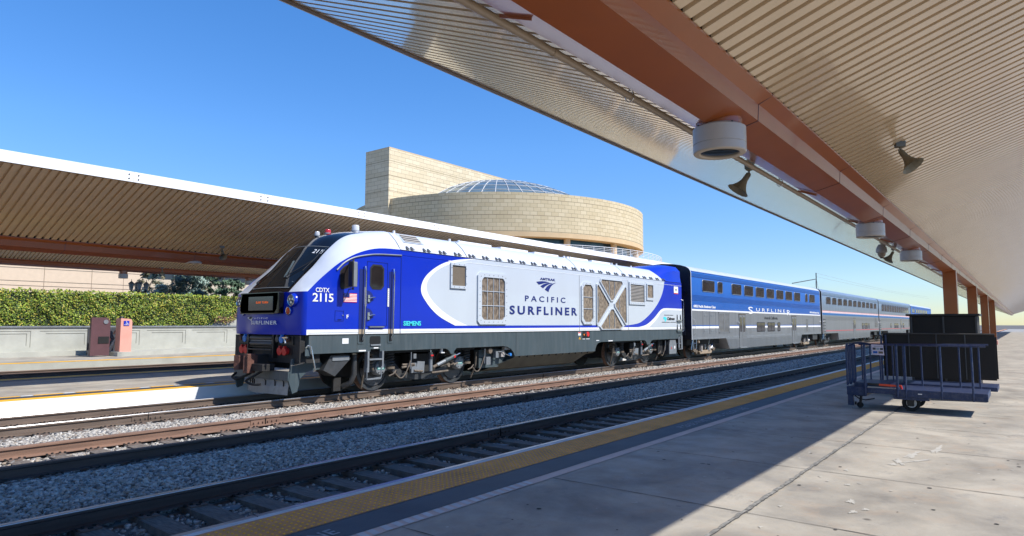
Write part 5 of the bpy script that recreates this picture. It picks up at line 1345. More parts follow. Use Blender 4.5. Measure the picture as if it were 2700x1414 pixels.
    mb = MB(); mb.box(x0+.2, x0+4.5, yt-1.2, yt+1.2, .7, .97, M['under']); mb.box(x1-5.4, x1-.2, yt-1.2, yt+1.2, .7, .97, M['under']); mb.box(x1-2.2, x1-.8, ys+.1, ys+.6, .55, .97, M['steel_dark']); mb.box(x0-.5, x0+.5, yt-.15, yt+.15, .7, 1.0, M['steel_dark']); split_build(mb, 'underframe', t)
    car_truck(t, x0+2.6, yt, blue); car_truck(t, x1-3.15, yt, blue)
    return t
def up_(l): return [(x, x+1.56) for x in l]
c1 = coach(30.71, 'blue over stainless double deck coach numbered 6802, coupled right behind the locomotive', 'blue',
      upper=[(32.14, 33.80), (34.26, 34.97)]+up_([36.40, 38.50, 40.60, 42.70, 44.80, 46.92, 49.04])+[(52.05, 52.68), (53.22, 54.80)],
      lower=[(40.60, 42.20), (42.72, 44.26), (44.84, 45.47)], doors=[(37.50, 38.55), (48.30, 49.35)])
ysc = TR[2]-1.55
text_obj('lettering', '6802 Pacific Business Class', M['white'], c1, (30.97, 33.9, 2.58, 2.71), ysc-.006, .9, .02)
text_obj('lettering', '6802 Pacific Business Class', M['white'], c1, (53.2, 56.1, 2.58, 2.71), ysc-.006, .9, .02)
text_obj('lettering', 'URFLINE', M['white'], c1, (40.55, 46.7, 2.53, 2.73), ysc-.008, 1.5, .0)
text_obj('lettering', 'S', M['white'], c1, (39.11, 39.95, 2.36, 2.78), ysc-.008, 1, .0); text_obj('lettering', 'R', M['white'], c1, (47.1, 47.95, 2.36, 2.72), ysc-.008, 1, .0)
text_obj('lettering', 'Amtrak California', M['steel_dark'], c1, (42.1, 44.92, 2.05, 2.24), ysc-.006, .9, .01)
coach(57.10, 'all stainless double deck coach with red and blue stripes, second coach behind the locomotive', 'silver',
      upper=[(58.6+2.165*k, 58.6+2.165*k+1.55) for k in range(11)], lower=[(73.3, 74.2), (74.6, 76.4), (76.8, 77.4)], doors=[(69.2, 70.2)])
coach(83.4, 'stainless lounge coach with curved skylight windows, third coach behind the locomotive', 'silver',
      upper=[(85.2+1.85*k, 85.2+1.85*k+1.55, 3.25, 4.05) for k in range(12)], lower=[(91, 91.7), (94, 95.8), (96, 97.4), (101, 102.5)], doors=[(99.2, 100.2)])
coach(109.7, 'blue double deck coach at the far end of the train', 'blue',
      upper=[(111.14, 112.80), (113.26, 113.97)]+[(115.4+2.1*k, 116.96+2.1*k) for k in range(7)], lower=[(119.6, 121.2), (121.7, 123.2)], doors=[(116.5, 117.55), (127.3, 128.35)])

# ================================================================== ROTUNDA BUILDING
def stone_mat(name, mode, cx=0, cy=0, rad=1, c=(.58, .465, .28)):
    m = bpy.data.materials.new(name); m.use_nodes = True; N = m.node_tree.nodes; L = m.node_tree.links; b = N['Principled BSDF']
    ge = N.new('ShaderNodeNewGeometry'); sx = N.new('ShaderNodeSeparateXYZ'); L.new(ge.outputs['Position'], sx.inputs[0])
    def mth(op, a, bb=None):
        n = N.new('ShaderNodeMath'); n.operation = op
        for i, q in ((0, a), (1, bb)):
            if q is None: continue
            if isinstance(q, (int, float)): n.inputs[i].default_value = q
            else: L.new(q, n.inputs[i])
        return n.outputs[0]
    if mode == 'cyl':
        u = mth('MULTIPLY', mth('ARCTAN2', mth('SUBTRACT', sx.outputs[1], cy), mth('SUBTRACT', sx.outputs[0], cx)), rad)
    else: u = mth('ADD', sx.outputs[0], sx.outputs[1])
    cb = N.new('ShaderNodeCombineXYZ'); L.new(u, cb.inputs[0]); L.new(sx.outputs[2], cb.inputs[1])
    br = N.new('ShaderNodeTexBrick'); L.new(cb.outputs[0], br.inputs['Vector'])
    br.inputs['Scale'].default_value = 1; br.inputs['Mortar Smooth'].default_value = .1
    if mode == 'cyl':
        br.inputs['Mortar Size'].default_value = .02; br.inputs['Brick Width'].default_value = 1.05; br.inputs['Row Height'].default_value = .56
    else:
        br.inputs['Mortar Size'].default_value = .016; br.inputs['Brick Width'].default_value = 1.5; br.inputs['Row Height'].default_value = .62
    c1 = tuple(x*.92 for x in c); c2 = (c[0]*1.05, c[1]*1.08, c[2]*1.15)
    br.inputs['Color1'].default_value = (*c1, 1); br.inputs['Color2'].default_value = (*c2, 1); br.inputs['Mortar'].default_value = (.27, .21, .13, 1) if mode == 'cyl' else (.30, .235, .16, 1)
    # horizontal string lines
    md = mth('MODULO', mth('ADD', sx.outputs[2], 100), 2.24); ln = mth('LESS_THAN', mth('ABSOLUTE', mth('SUBTRACT', md, .3)), .045 if mode == 'cyl' else .06)
    mx = N.new('ShaderNodeMixRGB'); L.new(mth('MULTIPLY', ln, .6), mx.inputs[0]); L.new(br.outputs[0], mx.inputs[1]); mx.inputs[2].default_value = (.2, .15, .09, 1)
    L.new(mx.outputs[0], b.inputs['Base Color']); b.inputs['Roughness'].default_value = .85
    bp = N.new('ShaderNodeBump'); bp.inputs['Strength'].default_value = .6; bp.inputs['Distance'].default_value = .06; L.new(br.outputs['Fac'], bp.inputs['Height']); bp.invert = True
    L.new(bp.outputs[0], b.inputs['Normal'])
    return m
BX, BY, BR = 88.4, 72.56, 25.1
rot = thing('rotunda_building', 'sandstone civic building with round drum, glass dome and tall slab behind the train', 'building', (BX, BY, 0))
SM = stone_mat('drum_stone', 'cyl', BX, BY, BR); SB = stone_mat('slab_stone', 'flat', c=(.64, .53, .35)); BAND = mat('band_stone', (.58, .42, .24), .8, var=.06, scale=.5)
def ring(prof, mm, n=128, sm=True, name='x', parent=rot):
    mb = MB(); mb.lathe(prof, (BX, BY, 0), (0, 0, 1), mm, n, smooth=sm); return mb.build(name, parent, 30)
ring([(BR, 14.45), (BR, 20.0), (BR-.6, 20.0), (BR-.6, 19.2)], SM, name='drum_wall')
ring([(BR-.02, 14.45), (BR+.03, 14.44), (BR+.03, 13.8), (BR-3.0, 13.8)], BAND, name='drum_base_band')
ring([(BR-.5, 19.3), (0, 19.3)], M['concrete_wall'], name='roof')
ring([(BR-1.7, 9.5), (BR-1.7, 13.8)], M['glass_b'] if 'glass_b' in M else mat('rotunda_glazing', (.02, .06, .09), .15, var=.5, scale=.4, spec=.3), name='glazing')
for k in range(16):
    a = R(-116.6)+k/16*2*math.pi
    mb = MB(); mb.cyl((BX+(BR-1.0)*math.cos(a), BY+(BR-1.0)*math.sin(a), 9.5), (BX+(BR-1.0)*math.cos(a), BY+(BR-1.0)*math.sin(a), 13.8), .47, BAND, 20); mb.build('column', rot)
# dome: spherical cap with glazing bars
RS_, ZA = 30.0, 26.5
def dome_pt(r, a, o=0): return (BX+r*math.cos(a), BY+r*math.sin(a), ZA-(RS_-math.sqrt(RS_*RS_-r*r))+o)
mb = MB(); rows = [[dome_pt(max(r, .01), a) for a in np.linspace(0, 2*math.pi, 64, endpoint=False)] for r in np.linspace(0, 18.2, 14)]
DG = mat('dome_glass', (.12, .17, .19), .15, .1, var=.25, scale=.35, spec=.8)
mb.grid(rows, DG, True, closed=True); dm = mb.build('glass_dome', rot)
mb = MB()
for k in range(48):
    a = k/48*6.283; mb.tube([dome_pt(r, a, .06) for r in np.linspace(0.4 if k % 4 == 0 else 5, 18.2, 10)], .055, M['white_edge'], 4)
for r in (5, 8, 10.6, 13, 15.2, 17.2): mb.tube([dome_pt(r, a, .06) for a in np.linspace(0, 2*math.pi, 48, endpoint=False)], .045, M['white_edge'], 4, closed=True)
mb.build('dome_ribs', dm)
mb = MB(); mb.cyl((82.9, 75, 27.6), (82.9, 75, 28.2), .12, M['fascia'], 8); mb.lathe([(.0, .8), (.28, .65), (.3, .5), (.0, .3)], (82.9, 75, 27.75), (0, 0, 1), M['fascia'], 12); mb.build('roof_beacon', rot)
mb = MB(); mb.box(62.9, 110, 72.62, 77.95, 0, 27.65, SB); mb.box(62.88, 110, 72.6, 77.97, 27.62, 27.75, BAND); mb.build('slab_block', rot)
# terrace and railing
ring([(28.3, 0), (28.3, 11.1), (20, 11.1)], BAND, name='terrace')
tr = MB()
for k in range(96):
    a = k/96*6.283; tr.cyl((BX+28.1*math.cos(a), BY+28.1*math.sin(a), 11.1), (BX+28.1*math.cos(a), BY+28.1*math.sin(a), 12.45), .035, M['fascia'], 5, caps=False)
rl = tr.build('railing_posts', rot)
tr = MB()
for z in (12.45, 12.2, 11.98, 11.76, 11.54, 11.32): tr.tube([(BX+28.1*math.cos(a), BY+28.1*math.sin(a), z) for a in np.linspace(0, 2*math.pi, 120, endpoint=False)], .04 if z > 12.3 else .026, M['fascia'], 4, closed=True)
tr.build('railing_bars', rot)

# ================================================================== LEFT BACKGROUND
t = thing('retaining_wall', 'pale concrete wall with moulded panels running below the ivy', 'wall', (15, 36, .2))
mb = MB(); mb.box(-60, 60, 36.0, 36.5, .2, 1.53, M['concrete_wall']); mb.box(-60, 60, 35.6, 36.0, .2, .42, M['concrete_wall']); mb.build('wall_face', t)
mb = MB(); mb.box(-60, 60, 35.93, 36.55, 1.53, 1.60, M['black'] if False else M['steel_grey']); mb.build('wall_coping', t)
mb = MB(); x = -58.; GL = mat('panel_groove', (.2, .2, .17), .9)
while x < 58:
    for (a, b_, c_, d_) in ((x+.15, x+2.15, 1.36, 1.375), (x+2.135, x+2.15, .62, 1.375), (x+.4, x+2.0, 1.24, 1.255), (x+1.985, x+2.0, .7, 1.255)): mb.box(a, b_, 35.985, 36.0, c_, d_, GL)
    x += 2.35
mb.build('panel_moulding', t)
t = thing('planter_curb', 'low rough concrete curb at the foot of the pink pillar', 'curb', (13, 33, .2))
mb = MB(); q = bez([(12.55, 33.1), (12.9, 33.0), (14.0, 33.3), (16, 34.0), (22, 35.2), (30, 35.5)]); 
mb.prism(q+[(30, 35.9), (12.55, 35.9)], 'z', .2, .40, M['concrete_wall']); mb.build('curb_block', t)
# upper wall carrying the ivy
t = thing('ivy_wall', 'upper concrete wall covered with a thick sheet of green and yellow ivy', 'ivy wall', (15, 37, 1.5))
mb = MB(); mb.box(-60, 70, 37.0, 37.6, .2, 3.18, M['concrete_wall']); mb.build('wall_face', t)
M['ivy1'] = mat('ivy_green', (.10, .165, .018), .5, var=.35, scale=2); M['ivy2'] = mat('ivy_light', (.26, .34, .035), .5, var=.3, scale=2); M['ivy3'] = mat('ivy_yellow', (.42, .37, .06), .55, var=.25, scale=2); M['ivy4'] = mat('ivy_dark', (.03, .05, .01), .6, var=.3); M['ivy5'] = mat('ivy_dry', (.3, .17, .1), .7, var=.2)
rng = random.Random(3)
def leaf(mb, p, s, mm, tilt=.9, face=(0, -1, 0)):
    n = Vector((rng.uniform(-tilt, tilt), rng.uniform(-1.2, -.3), rng.uniform(-.3, tilt))).normalized(); u = n.orthogonal().normalized(); v = n.cross(u); a = rng.uniform(0, 6.28)
    u, v = u*math.cos(a)+v*math.sin(a), v*math.cos(a)-u*math.sin(a); p = Vector(p)
    mb.face([p-u*s, p+v*s*.6+n*s*.15, p+u*s, p-v*s*.6+n*s*.15], mm)
mb = MB()
rows = []
for i in range(0, 120):
    x = 4+i*.25; rows.append([(x, 36.72+rng.uniform(-.08, .08)+(.12 if j in (0, 14) else 0), 1.60+j*.128+rng.uniform(-.04, .04)) for j in range(15)])
zlow = lambda x: 1.58 if x < 18.2 else 1.58+(x-18.2)*.16+.08*math.sin(x*5)
for k in range(26000):
    x = rng.uniform(5, 27) if k > 1500 else rng.uniform(4, 34); z = rng.uniform(1.55, 3.33)
    if z < zlow(x)+rng.uniform(-.1, .1) and x > 18: continue
    cl = math.sin(x*3.1+z*2)+math.sin(x*1.3-z*4.7)+math.sin(x*7+z*9)*.5
    y = 36.86-.10*cl*.5+rng.uniform(-.12, .04)
    top = z > 3.05
    r = rng.random()
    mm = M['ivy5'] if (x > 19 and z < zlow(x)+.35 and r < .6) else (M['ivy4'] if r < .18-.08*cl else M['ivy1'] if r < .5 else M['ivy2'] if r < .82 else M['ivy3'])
    leaf(mb, (x, y, z), rng.uniform(.032, .06), mm)
for k in range(700):   # runners over the wall top
    x = rng.uniform(5, 27); leaf(mb, (x, 37.0+rng.uniform(-.1, .3), 3.22+rng.uniform(0, .13)+.05*math.sin(x*4)), .07, M['ivy2'])
iv = mb.build('ivy_leaves', t); iv['kind'] = 'stuff'
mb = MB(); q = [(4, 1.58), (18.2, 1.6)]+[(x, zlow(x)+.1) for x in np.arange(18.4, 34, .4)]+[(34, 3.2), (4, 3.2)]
mb.face([(x, 36.93, min(z, 3.2)) for x, z in q], M['ivy4']); mb.build('ivy_backing', t)  # flat dark green sheet filling the gaps behind the leaves

# pink ticket pillar, maroon cabinet, person
t = thing('sign_pillar', 'salmon pink pillar with rounded top and blue wheelchair sign', 'pillar', (12.99, 33.4, .4))
mb = MB(); q = [(12.74, .40), (13.24, .40), (13.24, 1.78)]+[(13.12+.12*math.cos(a), 1.78+.16*math.sin(a)) for a in np.linspace(.3, 1.57, 5)]+[(12.74, 1.97)]
mb.prism(q, 'y', 33.4, 33.95, M['pink']); mb.build('pillar_body', t, bevel=.015)
mb = MB(); mb.box(12.86, 13.10, 33.375, 33.4, 1.62, 1.85, mat('sign_blue', (.01, .03, .4), .4)); sg_ = mb.build('wheelchair_sign', t)
mb = MB(); mb.tube([(12.98+.042*math.cos(a), 33.37, 1.735+.036*math.sin(a)) for a in np.linspace(-2.9, .6, 10)], .009, M['white'], 5); mb.tube([(12.97, 33.37, 1.81), (12.975, 33.37, 1.75), (13.02, 33.37, 1.745), (13.05, 33.37, 1.71)], .010, M['white'], 5); mb.cyl((12.97, 33.372, 1.825), (12.97, 33.365, 1.825), .014, M['white'], 8); mb.box(12.88, 13.09, 33.366, 33.374, 1.655, 1.67, M['white']); mb.build('wheelchair_symbol', sg_)
t = thing('information_kiosk', 'dark maroon rounded kiosk with a round dial and a black screen at the left edge', 'kiosk', (12.2, 33.6, .2))
mb = MB(); q = [(11.55, .25), (12.34, .25), (12.34, 1.75)]+[(12.09+.25*math.cos(a), 1.75+.25*math.sin(a)) for a in np.linspace(.2, 1.57, 6)]+[(11.55, 2.0)]
mb.prism(q, 'y', 33.5, 33.68, M['maroon']); mb.build('kiosk_body', t, bevel=.01)
mb = MB(); mb.cyl((12.14, 33.5, 1.80), (12.14, 33.47, 1.80), .10, M['steel_grey'], 18); mb.build('dial', t)
mb = MB(); mb.box(11.85, 12.30, 33.48, 33.5, .80, 1.12, M['black']); mb.build('screen', t)
t = thing('metal_bench', 'dark bench and backrest panel between the kiosk and the pink pillar', 'bench', (12.6, 34.6, .2))
mb = MB(); mb.box(11.9, 13.2, 34.9, 34.98, .25, 1.48, mat('dark_panel', (.05, .052, .06), .5)); mb.build('back_panel', t)
mb = MB(); mb.box(11.9, 13.0, 34.45, 34.7, 1.0, 1.03, M['maroon']); mb.build('rail', t)
mb = MB(); mb.box(12.7, 12.76, 34.5, 34.6, .88, 1.0, M['pinkstripe']); mb.build('rail_bracket', t)

def person(loc):
    t = thing('person', 'dark haired person in a black top and pale trousers walking behind the pink pillar', 'person', loc)
    X, Y, Z = loc
    def skin(name, vs_, es, rr, mm, sub=1):
        me = bpy.data.meshes.new(name); me.from_pydata(vs_, es, []); o = bpy.data.objects.new(name, me); COL.objects.link(o); o.parent = t; ORG[o.name] = ORG[t.name]
        md = o.modifiers.new('s', 'SKIN'); 
        for i, r in enumerate(rr): me.skin_vertices[0].data[i].radius = (r, r*.85) if not isinstance(r, tuple) else r
        me.skin_vertices[0].data[0].use_root = True
        s2 = o.modifiers.new('d', 'SUBSURF'); s2.levels = sub; s2.render_levels = sub; me.materials.append(mm); md.use_smooth_shade = True
        return o
    SKINM = mat('skin', (.28, .15, .09), .6, var=.05); TOP = mat('black_top', (.015, .015, .018), .8); TR_ = mat('pale_trousers', (.42, .40, .34), .85, var=.3, scale=8)
    # walking towards -X: body, one continuous figure
    V = [(0, 0, .95), (0, 0, 1.18), (0, 0, 1.40), (0, 0, 1.50), (-.02, 0, 1.62),
         (0, -.19, 1.42), (-.22, -.26, 1.22), (-.36, -.24, 1.02), (-.34, -.22, .94), (0, .19, 1.42), (.08, .25, 1.15), (-.02, .24, .92), (-.06, .24, .84),
         (-.04, -.09, .90), (-.32, -.10, .52), (-.50, -.10, .09), (-.64, -.10, .05), (0, .09, .90), (.14, .10, .50), (.36, .10, .16), (.28, .10, .05)]
    E_ = [(0, 1), (1, 2), (2, 3), (3, 4), (2, 5), (5, 6), (6, 7), (7, 8), (2, 9), (9, 10), (10, 11), (11, 12), (0, 13), (13, 14), (14, 15), (15, 16), (0, 17), (17, 18), (18, 19), (19, 20)]
    rr = [.13, .12, .13, .055, (.085, .10), .06, .045, .035, .03, .06, .045, .035, .03, .095, .065, .042, .035, .095, .065, .042, .035]
    skin('body', V, E_, rr, SKINM)
    skin('shirt', V[:3]+[V[5], V[6], V[9], V[10]]+[(0, 0, 1.46)], [(0, 1), (1, 2), (2, 3), (3, 4), (2, 5), (5, 6), (2, 7)], [.145, .135, .15, .075, .055, .075, .055, .07], TOP)
    skin('trousers', [(0, 0, .98), V[13], V[14], (-.48, -.10, .14), V[17], V[18], (.34, .10, .2)], [(0, 1), (1, 2), (2, 3), (0, 4), (4, 5), (5, 6)], [.145, .11, .085, .065, .11, .085, .065], TR_)
    skin('shoes', [(-.49, -.10, .07), (-.68, -.10, .04)], [(0, 1)], [.055, .045], M['coupler']); skin('shoes', [(.36, .10, .12), (.26, .10, .03)], [(0, 1)], [.055, .045], M['coupler'])
    mb = MB(); mb.lathe([(0, .13), (.07, .115), (.105, .06), (.11, .0), (.09, -.06)], (X+.015, Y, Z+1.66), (.1, 0, 1), M['black'], 16); mb.build('hair', t)
    return t
pp = person((13.06, 34.25, .22)); pp.scale = (1.04, 1.04, 1.04)

# four-lantern street lamp
t = thing('street_lantern', 'street lamp with a cross arm of four grey lanterns above the ivy', 'street lamp', (16.05, 40, .2))
mb = MB(); mb.cyl((16.05, 40, .2), (16.05, 40, 3.55), .06, M['black'], 10); mb.tube([(15.68, 40, 3.62), (15.80, 40, 3.52), (16.05, 40, 3.5), (16.35, 40, 3.52), (16.52, 40, 3.62)], .035, M['black'], 6); mb.tube([(16.05, 39.7, 3.62), (16.05, 40, 3.5), (16.05, 40.3, 3.62)], .03, M['black'], 6); mb.build('post', t)
LG = mat('lantern_glass', (.2, .24, .26), .2, var=.3, scale=8)
for x, y in ((15.70, 40), (16.0, 39.7), (16.12, 40.3), (16.50, 40)):
    mb = MB(); mb.lathe([(.06, 0), (.09, .03), (.145, .33), (.165, .35)], (x, y, 3.62), (0, 0, 1), LG, 6, smooth=False); ln_ = mb.build('lantern', t)
    mb = MB(); mb.lathe([(.17, .35), (.15, .38), (.06, .47), (.02, .5), (.015, .6), (0, .62)], (x, y, 3.62), (0, 0, 1), M['greybox'], 6, smooth=False); mb.cyl((x, y, 3.5), (x, y, 3.63), .04, M['black'], 6); mb.build('lantern_cap', ln_)

# trees beyond the ivy
def tree(name, label, x, y, h, rx, cols, n, z0=.2, shape='cone', seed=1, droop=.3, group='trees beyond the ivy wall'):
    r = random.Random(seed); t = thing(name, label, 'tree', (x, y, z0), group)
    mb = MB(); pts = [(x+r.uniform(-.05, .05)*k, y, z0+h*k/6*.92) for k in range(7)]; mb.tube(pts, [.16*(1-k/7.5) for k in range(7)], M['tie'], 8)
    cl = []
    for k in range(90):
        f = r.uniform(.12, 1); a = r.uniform(0, 6.283)
        rad = rx*((1-f)**.75+.08 if shape == 'cone' else math.sqrt(max(.02, 1-(2*f-1.05)**2)))*r.uniform(.55, 1.08)
        p = (x+rad*math.cos(a), y+rad*math.sin(a), z0+h*f-droop*rad*.3); cl.append((p, rx*r.uniform(.13, .26)))
        if k % 3 == 0: mb.tube([(x, y, z0+h*f), ((x+p[0])/2, (y+p[1])/2, z0+h*f-.02), p], [.05*(1-f)+.015, .02, .008], M['tie'], 5)
    mb.build('trunk', t)
    mb = MB()
    for i in range(n):
        p, s = cl[i % len(cl)]; d = Vector((r.gauss(0, 1), r.gauss(0, 1), r.gauss(0, .6))); d = d.normalized()*s*r.uniform(.3, 1.15)
        q = Vector(p)+d; l_ = r.uniform(.07, .14); nrm_ = (d.normalized()+Vector((r.uniform(-.6, .6), r.uniform(-.6, .6), r.uniform(-.2, .9)))).normalized(); u = nrm_.orthogonal().normalized(); v = nrm_.cross(u)
        a = r.uniform(0, 6.28); u, v = u*math.cos(a)+v*math.sin(a), v*math.cos(a)-u*math.sin(a)
        mb.face([q-u*l_, q-v*l_*.45, q+u*l_, q+v*l_*.45], cols[(i*7+int(s*100)) % len(cols)])
    mb.build('crown', t); return t
SP = [mat('spruce_%d' % i, c, .7, var=.25, scale=3) for i, c in enumerate(((.16, .25, .22), (.24, .34, .30), (.09, .15, .13), (.32, .42, .37)))]
GR = [mat('juniper_%d' % i, c, .7, var=.25, scale=3) for i, c in enumerate(((.06, .12, .07), (.10, .18, .11), (.035, .07, .045), (.14, .22, .13)))]
DR = [mat('shrub_%d' % i, c, .7, var=.25, scale=3) for i, c in enumerate(((.2, .19, .12), (.3, .28, .18), (.14, .15, .09)))]
tree('spruce_tree', 'large blue grey spruce left of centre above the ivy', 20.6, 45.5, 9.5, 2.6, SP, 30000, seed=2)
tree('spruce_tree', 'narrow dark green conifer beside the locomotive windshield', 23.9, 45.5, 7.2, 1.3, GR, 14000, seed=5, shape='ball')
tree('shrub_tree', 'thin brownish shrub tree between the street lanterns and the blue grey spruce', 18.9, 45, 5.2, .9, DR, 2600, seed=8, shape='ball')
tree('shrub_tree', 'sparse twiggy shrub to the right of the blue grey spruce', 22.4, 45, 3.9, .6, DR+GR[:1], 700, seed=9, shape='ball')
tree('round_tree', 'green tree far behind the white wall beside the windshield', 36.5, 72, 8.6, 3.2, GR, 4000, seed=12, shape='ball')

# background buildings on the left
t = thing('tan_building', 'plain tan stone building at the left behind the lanterns', 'building', (18, 60, .2))
TB = stone_mat('tan_stone', 'flat', c=(.60, .49, .36))
mb = MB(); mb.box(-10, 24.4, 60, 75, .2, 11, mat('tan_panel', (.60, .47, .34), .85, var=.04)); 
tb = mb.build('wall', t)
mb = MB()
for z in (3.2, 4.55, 4.9, 5.9, 7.2): mb.box(-10, 24.42, 59.985, 60.0, z, z+.035, M['brown_dust'])
for x in (4, 7.3, 10.6, 13.9, 17.2, 20.5, 22.9): mb.box(x, x+.03, 59.986, 60, .2, 11, M['trim'])
mb.build('wall_joints', t)
t = thing('office_building', 'cream walled office block with a dark window band behind the conifers', 'building', (32, 66, .2))
mb = MB(); mb.box(24.6, 60, 66, 80, .2, 5.95, M['cream_wall']); mb.box(24.6, 60, 66.3, 80, 5.95, 7.6, M['dark_glass']); mb.box(24.6, 60, 65.9, 80, 7.6, 9.0, M['cream_wall']); mb.build('wall', t)
mb = MB(); 
for x in np.arange(27, 60, 3.1): mb.box(x, x+.12, 66.2, 66.35, 5.95, 7.6, M['steel_grey'])
mb.build('window_mullions', t)
t = thing('low_parapet', 'low white parapet wall behind the conifers, above the ivy', 'wall', (30, 58, .2))
mb = MB(); mb.box(25.0, 60, 58, 58.4, 3.7, 4.25, M['concrete_wall']); mb.build('parapet', t)
mb = MB(); mb.box(25, 60, 58.0, 58.4, .2, 3.7, M['steel_dark']); mb.build('wall_base', t)

# overhead pole with wires
t = thing('signal_pole', 'slim grey pole with a raked boom and two wires above the coaches', 'utility pole', (77.5, 18, -.2))
mb = MB(); mb.cyl((77.6, 18, -.2), (77.6, 18, 7.42), .055, M['steel_dark'], 8); mb.build('post', t)
mb = MB(); mb.tube([(68.0, 18, 5.78), (77.5, 18, 6.72)], .05, M['steel_dark'], 6); mb.build('boom', t)
mb = MB(); mb.tube([(77.6, 18, 7.0), (77.0, 18, 5.8)], .015, M['steel_grey'], 4); mb.tube([(77.6, 18, 6.8), (79.0, 18, 5.0)], .015, M['steel_grey'], 4); mb.build('stay_wire', t)
for z0, sag in ((7.40, .35), (7.0, .2)):
    mb = MB(); mb.tube([(77.6+k*9.0, 18, z0+(k/12)*.9-sag*4*(k/12)*(1-k/12)) for k in range(13)], .012, M['steel_grey'], 4); mb.build('overhead_wire', t)

# ================================================================== BAGGAGE CARTS
t = thing('baggage_cart', 'chipped blue steel baggage cart with a white paper notice on its rail', 'baggage cart', (13.9, 1.6, .2))
B_ = M['blue_frame']; XA, XB_ = 13.7, 14.75; YA, YB_ = 2.70, .55
mb = MB(); mb.box(XA, XB_, YB_, YA-.28, .50, .60, B_); mb.box(XA-.02, XA+.02, YA-.32, YA+.01, .45, .61, B_); mb.box(XA, XB_, YA-.31, YA, .44, .60, B_); mb.box(XA-.025, XA+.03, YB_, 1.86, .47, .60, B_)
mb.build('deck', t, bevel=.006)
mb = MB(); mb.prism([(2.61, .46), (2.70, .46), (2.70, .26), (2.60, .26)], 'x', XA-.01, XA+.05, B_); mb.cyl((XA+.02, 2.62, .29), (XA+.02, 2.62, .2), .02, M['steel_grey'], 8); mb.cyl((XA+.02, 2.585, .30), (XA+.02, 2.56, .30), .03, M['black'], 8); mb.build('parking_leg', t)
for k in range(4):
    xa = XA+.02+k*.30; mb = MB(); y = YA-.0
    P = [(xa, y, .62), (xa-.005, y, 1.30), (xa+.02, y-.0, 1.37), (xa+.07, y, 1.395), (xa+.15, y, 1.375), (xa+.175, y, 1.30), (xa+.18, y, .72), (xa+.14, y, .66), (xa+.06, y, .65)]
    if k < 3: mb.tube(P, .017, B_, 8); mb.build('end_hoop', t)
for y in (2.39, 1.87, 1.74, 1.2, .75):
    mb = MB(); mb.tube([(XA-.03, y-.0, .46), (XA-.03, y, 1.32), (XA+.0, y, 1.40)], .022 if y in (2.39, 1.87) else .017, B_, 8); mb.build('side_post', t)
mb = MB(); mb.tube([(XA, YA-.03, 1.36), (XA, 2.55, 1.42), (XA, 2.4, 1.42), (XA, 2.27, 1.40), (XA, YB_, 1.40)], .018, B_, 8); mb.build('top_rail', t)
mb = MB(); mb.tube([(XB_, YA-.03, 1.37), (XB_, YB_, 1.40)], .018, B_, 8); mb.build('top_rail', t)
for y in (2.62, 2.47, 2.30, 2.08, 1.9, 1.6, 1.3, 1.0, .7):
    mb = MB(); mb.cyl((XB_, y, .60), (XB_, y, 1.37), .015, B_, 8); mb.build('side_post', t)
mb = MB(); mb.box(XA+.1, XB_, YA-.1, 2.0, .60, .68, B_); mb.build('deck_board', t)
mb = MB(); mb.obox((XA-.05, 2.16, 1.305), (.004, 0, 0), (0, .098, .004), (0, .006, .095), mat('paper', (.55, .5, .6), .7)); pn = mb.build('paper_notice', t)
mb = MB()
for i, (yy, zz_) in enumerate(((2.215, 1.325), (2.155, 1.323), (2.095, 1.321), (2.20, 1.26), (2.11, 1.257))): mb.obox((XA-.056, yy, zz_), (.002, 0, 0), (0, .024 if i < 3 else .036, 0), (0, 0, .02), (M['steel_dark'], M['ss_blue'], M['steel_dark'], M['car_blue'], M['brown_dust'])[i])
mb.box(XA-.057, XA-.055, 2.08, 2.22, 1.365, 1.375, M['steel_grey'])
mb.build('notice_photos', pn)
mb = MB(); mb.cyl((XA+.18, 2.53, .20+.055), (XA+.21, 2.53, .255), .055, M['rubber'], 16); mb.tube([(XA+.195, 2.53, .26), (XA+.195, 2.51, .42), (XA+.195, 2.50, .46)], .025, M['black'], 8); mb.box(XA+.15, XA+.24, 2.47, 2.56, .42, .47, M['black']); mb.build('caster', t)
mb = MB(); mb.tube([(XA+.0, 2.58, .44), (XA, 2.5, .385), (XA, 2.4, .37), (XA, 2.25, .41)], .012, M['black'], 6); mb.build('cable', t)
for x in (XA+.22, XB_-.1):
    mb = MB(); mb.lathe([(0, .04), (.03, .045), (.05, .02), (.09, .02), (.10, .035), (.145, .03), (.15, 0), (.145, -.03), (.10, -.035), (.0, -.03)], (x, 1.70, .35), (-.96, -.25, 0), M['rubber'], 24); wl = mb.build('wheel', t)
    mb = MB(); mb.lathe([(.085, .026), (.05, .03), (.035, .05), (0, .052)], (x, 1.70, .35), (-.96, -.25, 0), M['white_edge'], 20); mb.build('wheel_rim', wl)
mb = MB(); mb.box(XA, XB_, 1.4, 1.95, .42, .50, B_); mb.box(XA+.1, XA+.3, 1.65, 1.75, .3, .46, M['black']); mb.box(XA-.03, XA-.026, 1.50, 1.56, .53, .545, M['white']); mb.build('axle_mount', t)
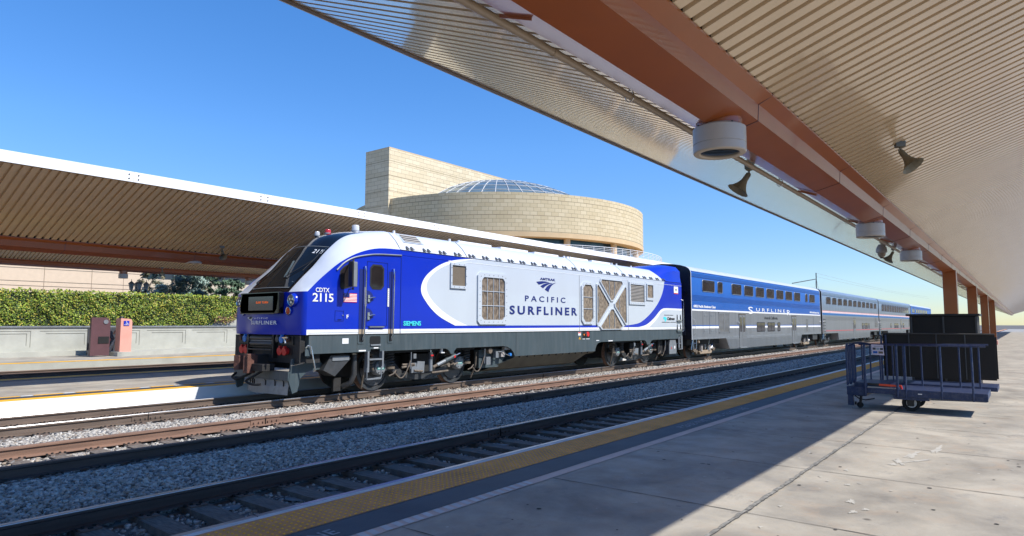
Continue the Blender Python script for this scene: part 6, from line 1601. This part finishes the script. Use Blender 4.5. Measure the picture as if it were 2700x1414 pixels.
# hydraulic pump lying on the cart
t = thing('hand_pump', 'white cylinder hand pump with an orange red handle lying on the blue cart', 'hand pump', (13.8, 2.1, .6))
mb = MB(); mb.cyl((XA-.02+.09, 2.37, .555+.02), (XA-.02+.09, 1.92, .545+.02), .052, mat('pump_cream', (.55, .5, .42), .4), 20); mb.cyl((XA+.07, 1.92, .565), (XA+.07, 1.86, .565), .03, M['chrome'], 12); mb.build('cylinder', t)
mb = MB(); mb.box(XA+.07-.054, XA+.07-.0525, 2.17, 2.29, .575, .592, M['red']); mb.box(XA+.07-.055, XA+.07-.0535, 2.25, 2.29, .578, .589, M['yellow']); mb.box(XA+.07-.054, XA+.07-.0525, 1.985, 2.015, .570, .588, M['red']); mb.build('pump_label', t)
text_obj('lettering', 'POWER TEAM', M['black'], t, (2.155, 2.03, .575, .588), XA+.07-.0535, 1, .0, .0005, '-X')
mb = MB(); mb.obox((XA+.07, 2.0, .655), (.02, 0, 0), (0, .18, .005), (0, 0, .018), mat('pump_orange', (.75, .07, .02), .4)); mb.obox((XA+.07, 2.27, .665), (.02, 0, 0), (0, .09, .003), (0, 0, .017), M['black']); mb.cyl((XA+.07, 1.83, .65), (XA+.07, 1.82, .58), .02, M['red'], 10); mb.build('pump_handle', t)
mb = MB(); mb.tube([(XA+.05, 1.9, .56), (XA, 1.84, .50), (XA, 1.76, .53), (XA+.02, 1.72, .47)], .012, M['chrome'], 6); mb.cyl((XA+.07, 1.87, .60), (XA+.07, 1.87, .50), .045, M['brown_dust'], 12); mb.build('pump_valve', t)
# second cart with a black mesh side panel
t = thing('mesh_cart', 'taller blue cart with a black mesh side panel standing behind the first cart', 'baggage cart', (16.6, 2, .2))
MESH = mat('black_mesh_panel', (.014, .013, .012), .8, var=.4, scale=90, bump=.5, bscale=200)
mb = MB(); mb.box(16.5, 16.53, .5, 2.50, .64, 1.56, MESH); mb.build('mesh_panel', t)
for y in (2.53, 2.44): 
    mb = MB(); mb.cyl((16.47, y, .5 if y > 2.5 else .45), (16.47, y, 1.54), .02, B_, 8); mb.build('corner_post', t)
mb = MB(); mb.box(16.45, 17.6, .5, 2.56, .42, .5, B_); mb.build('deck', t)
mb = MB(); mb.box(17.55, 17.6, .5, 2.5, .6, 1.5, MESH); mb.build('mesh_panel', t)
mb = MB(); mb.tube([(16.46, .5, 1.575), (16.46, 2.50, 1.575)], .014, M['steel_dark'], 6)
for y in (1.0, 1.5, 2.0): mb.cyl((16.465, y, .64), (16.465, y, 1.57), .010, M['steel_dark'], 6)
mb.build('panel_frame', t)
for y in (2.3, .8):
    mb = MB(); mb.lathe([(0, .03), (.09, .03), (.13, .03), (.13, -.03), (0, -.03)], (16.7, y, .33), (1, 0, 0), M['rubber'], 18); mb.cyl((16.7, y, .33), (16.7, y, .45), .03, M['black'], 8); mb.build('wheel', t)
t = thing('storage_cabinet', 'tall black cabinet at the right edge behind the mesh cart', 'cabinet', (19.5, 1.9, .2))
mb = MB(); mb.box(19.2, 20.2, .9, 2.30, .22, 1.98, MESH); mb.build('cabinet_body', t, bevel=.02)
mb = MB(); mb.box(19.15, 20.25, .85, 2.37, 1.98, 2.03, M['black']); mb.build('lid', t)
mb = MB()
for y in (.92, 1.58, 2.26): mb.box(19.18, 19.2, y-.02, y+.02, .25, 1.96, M['steel_dark'])
for z in (.9, 1.5): mb.box(19.17, 19.2, .92, 2.28, z-.015, z+.015, M['steel_dark'])
mb.build('panel_seams', t)
mb = MB(); mb.box(19.15, 19.19, 1.50, 1.56, 1.15, 1.32, M['chrome']); mb.build('latch', t)
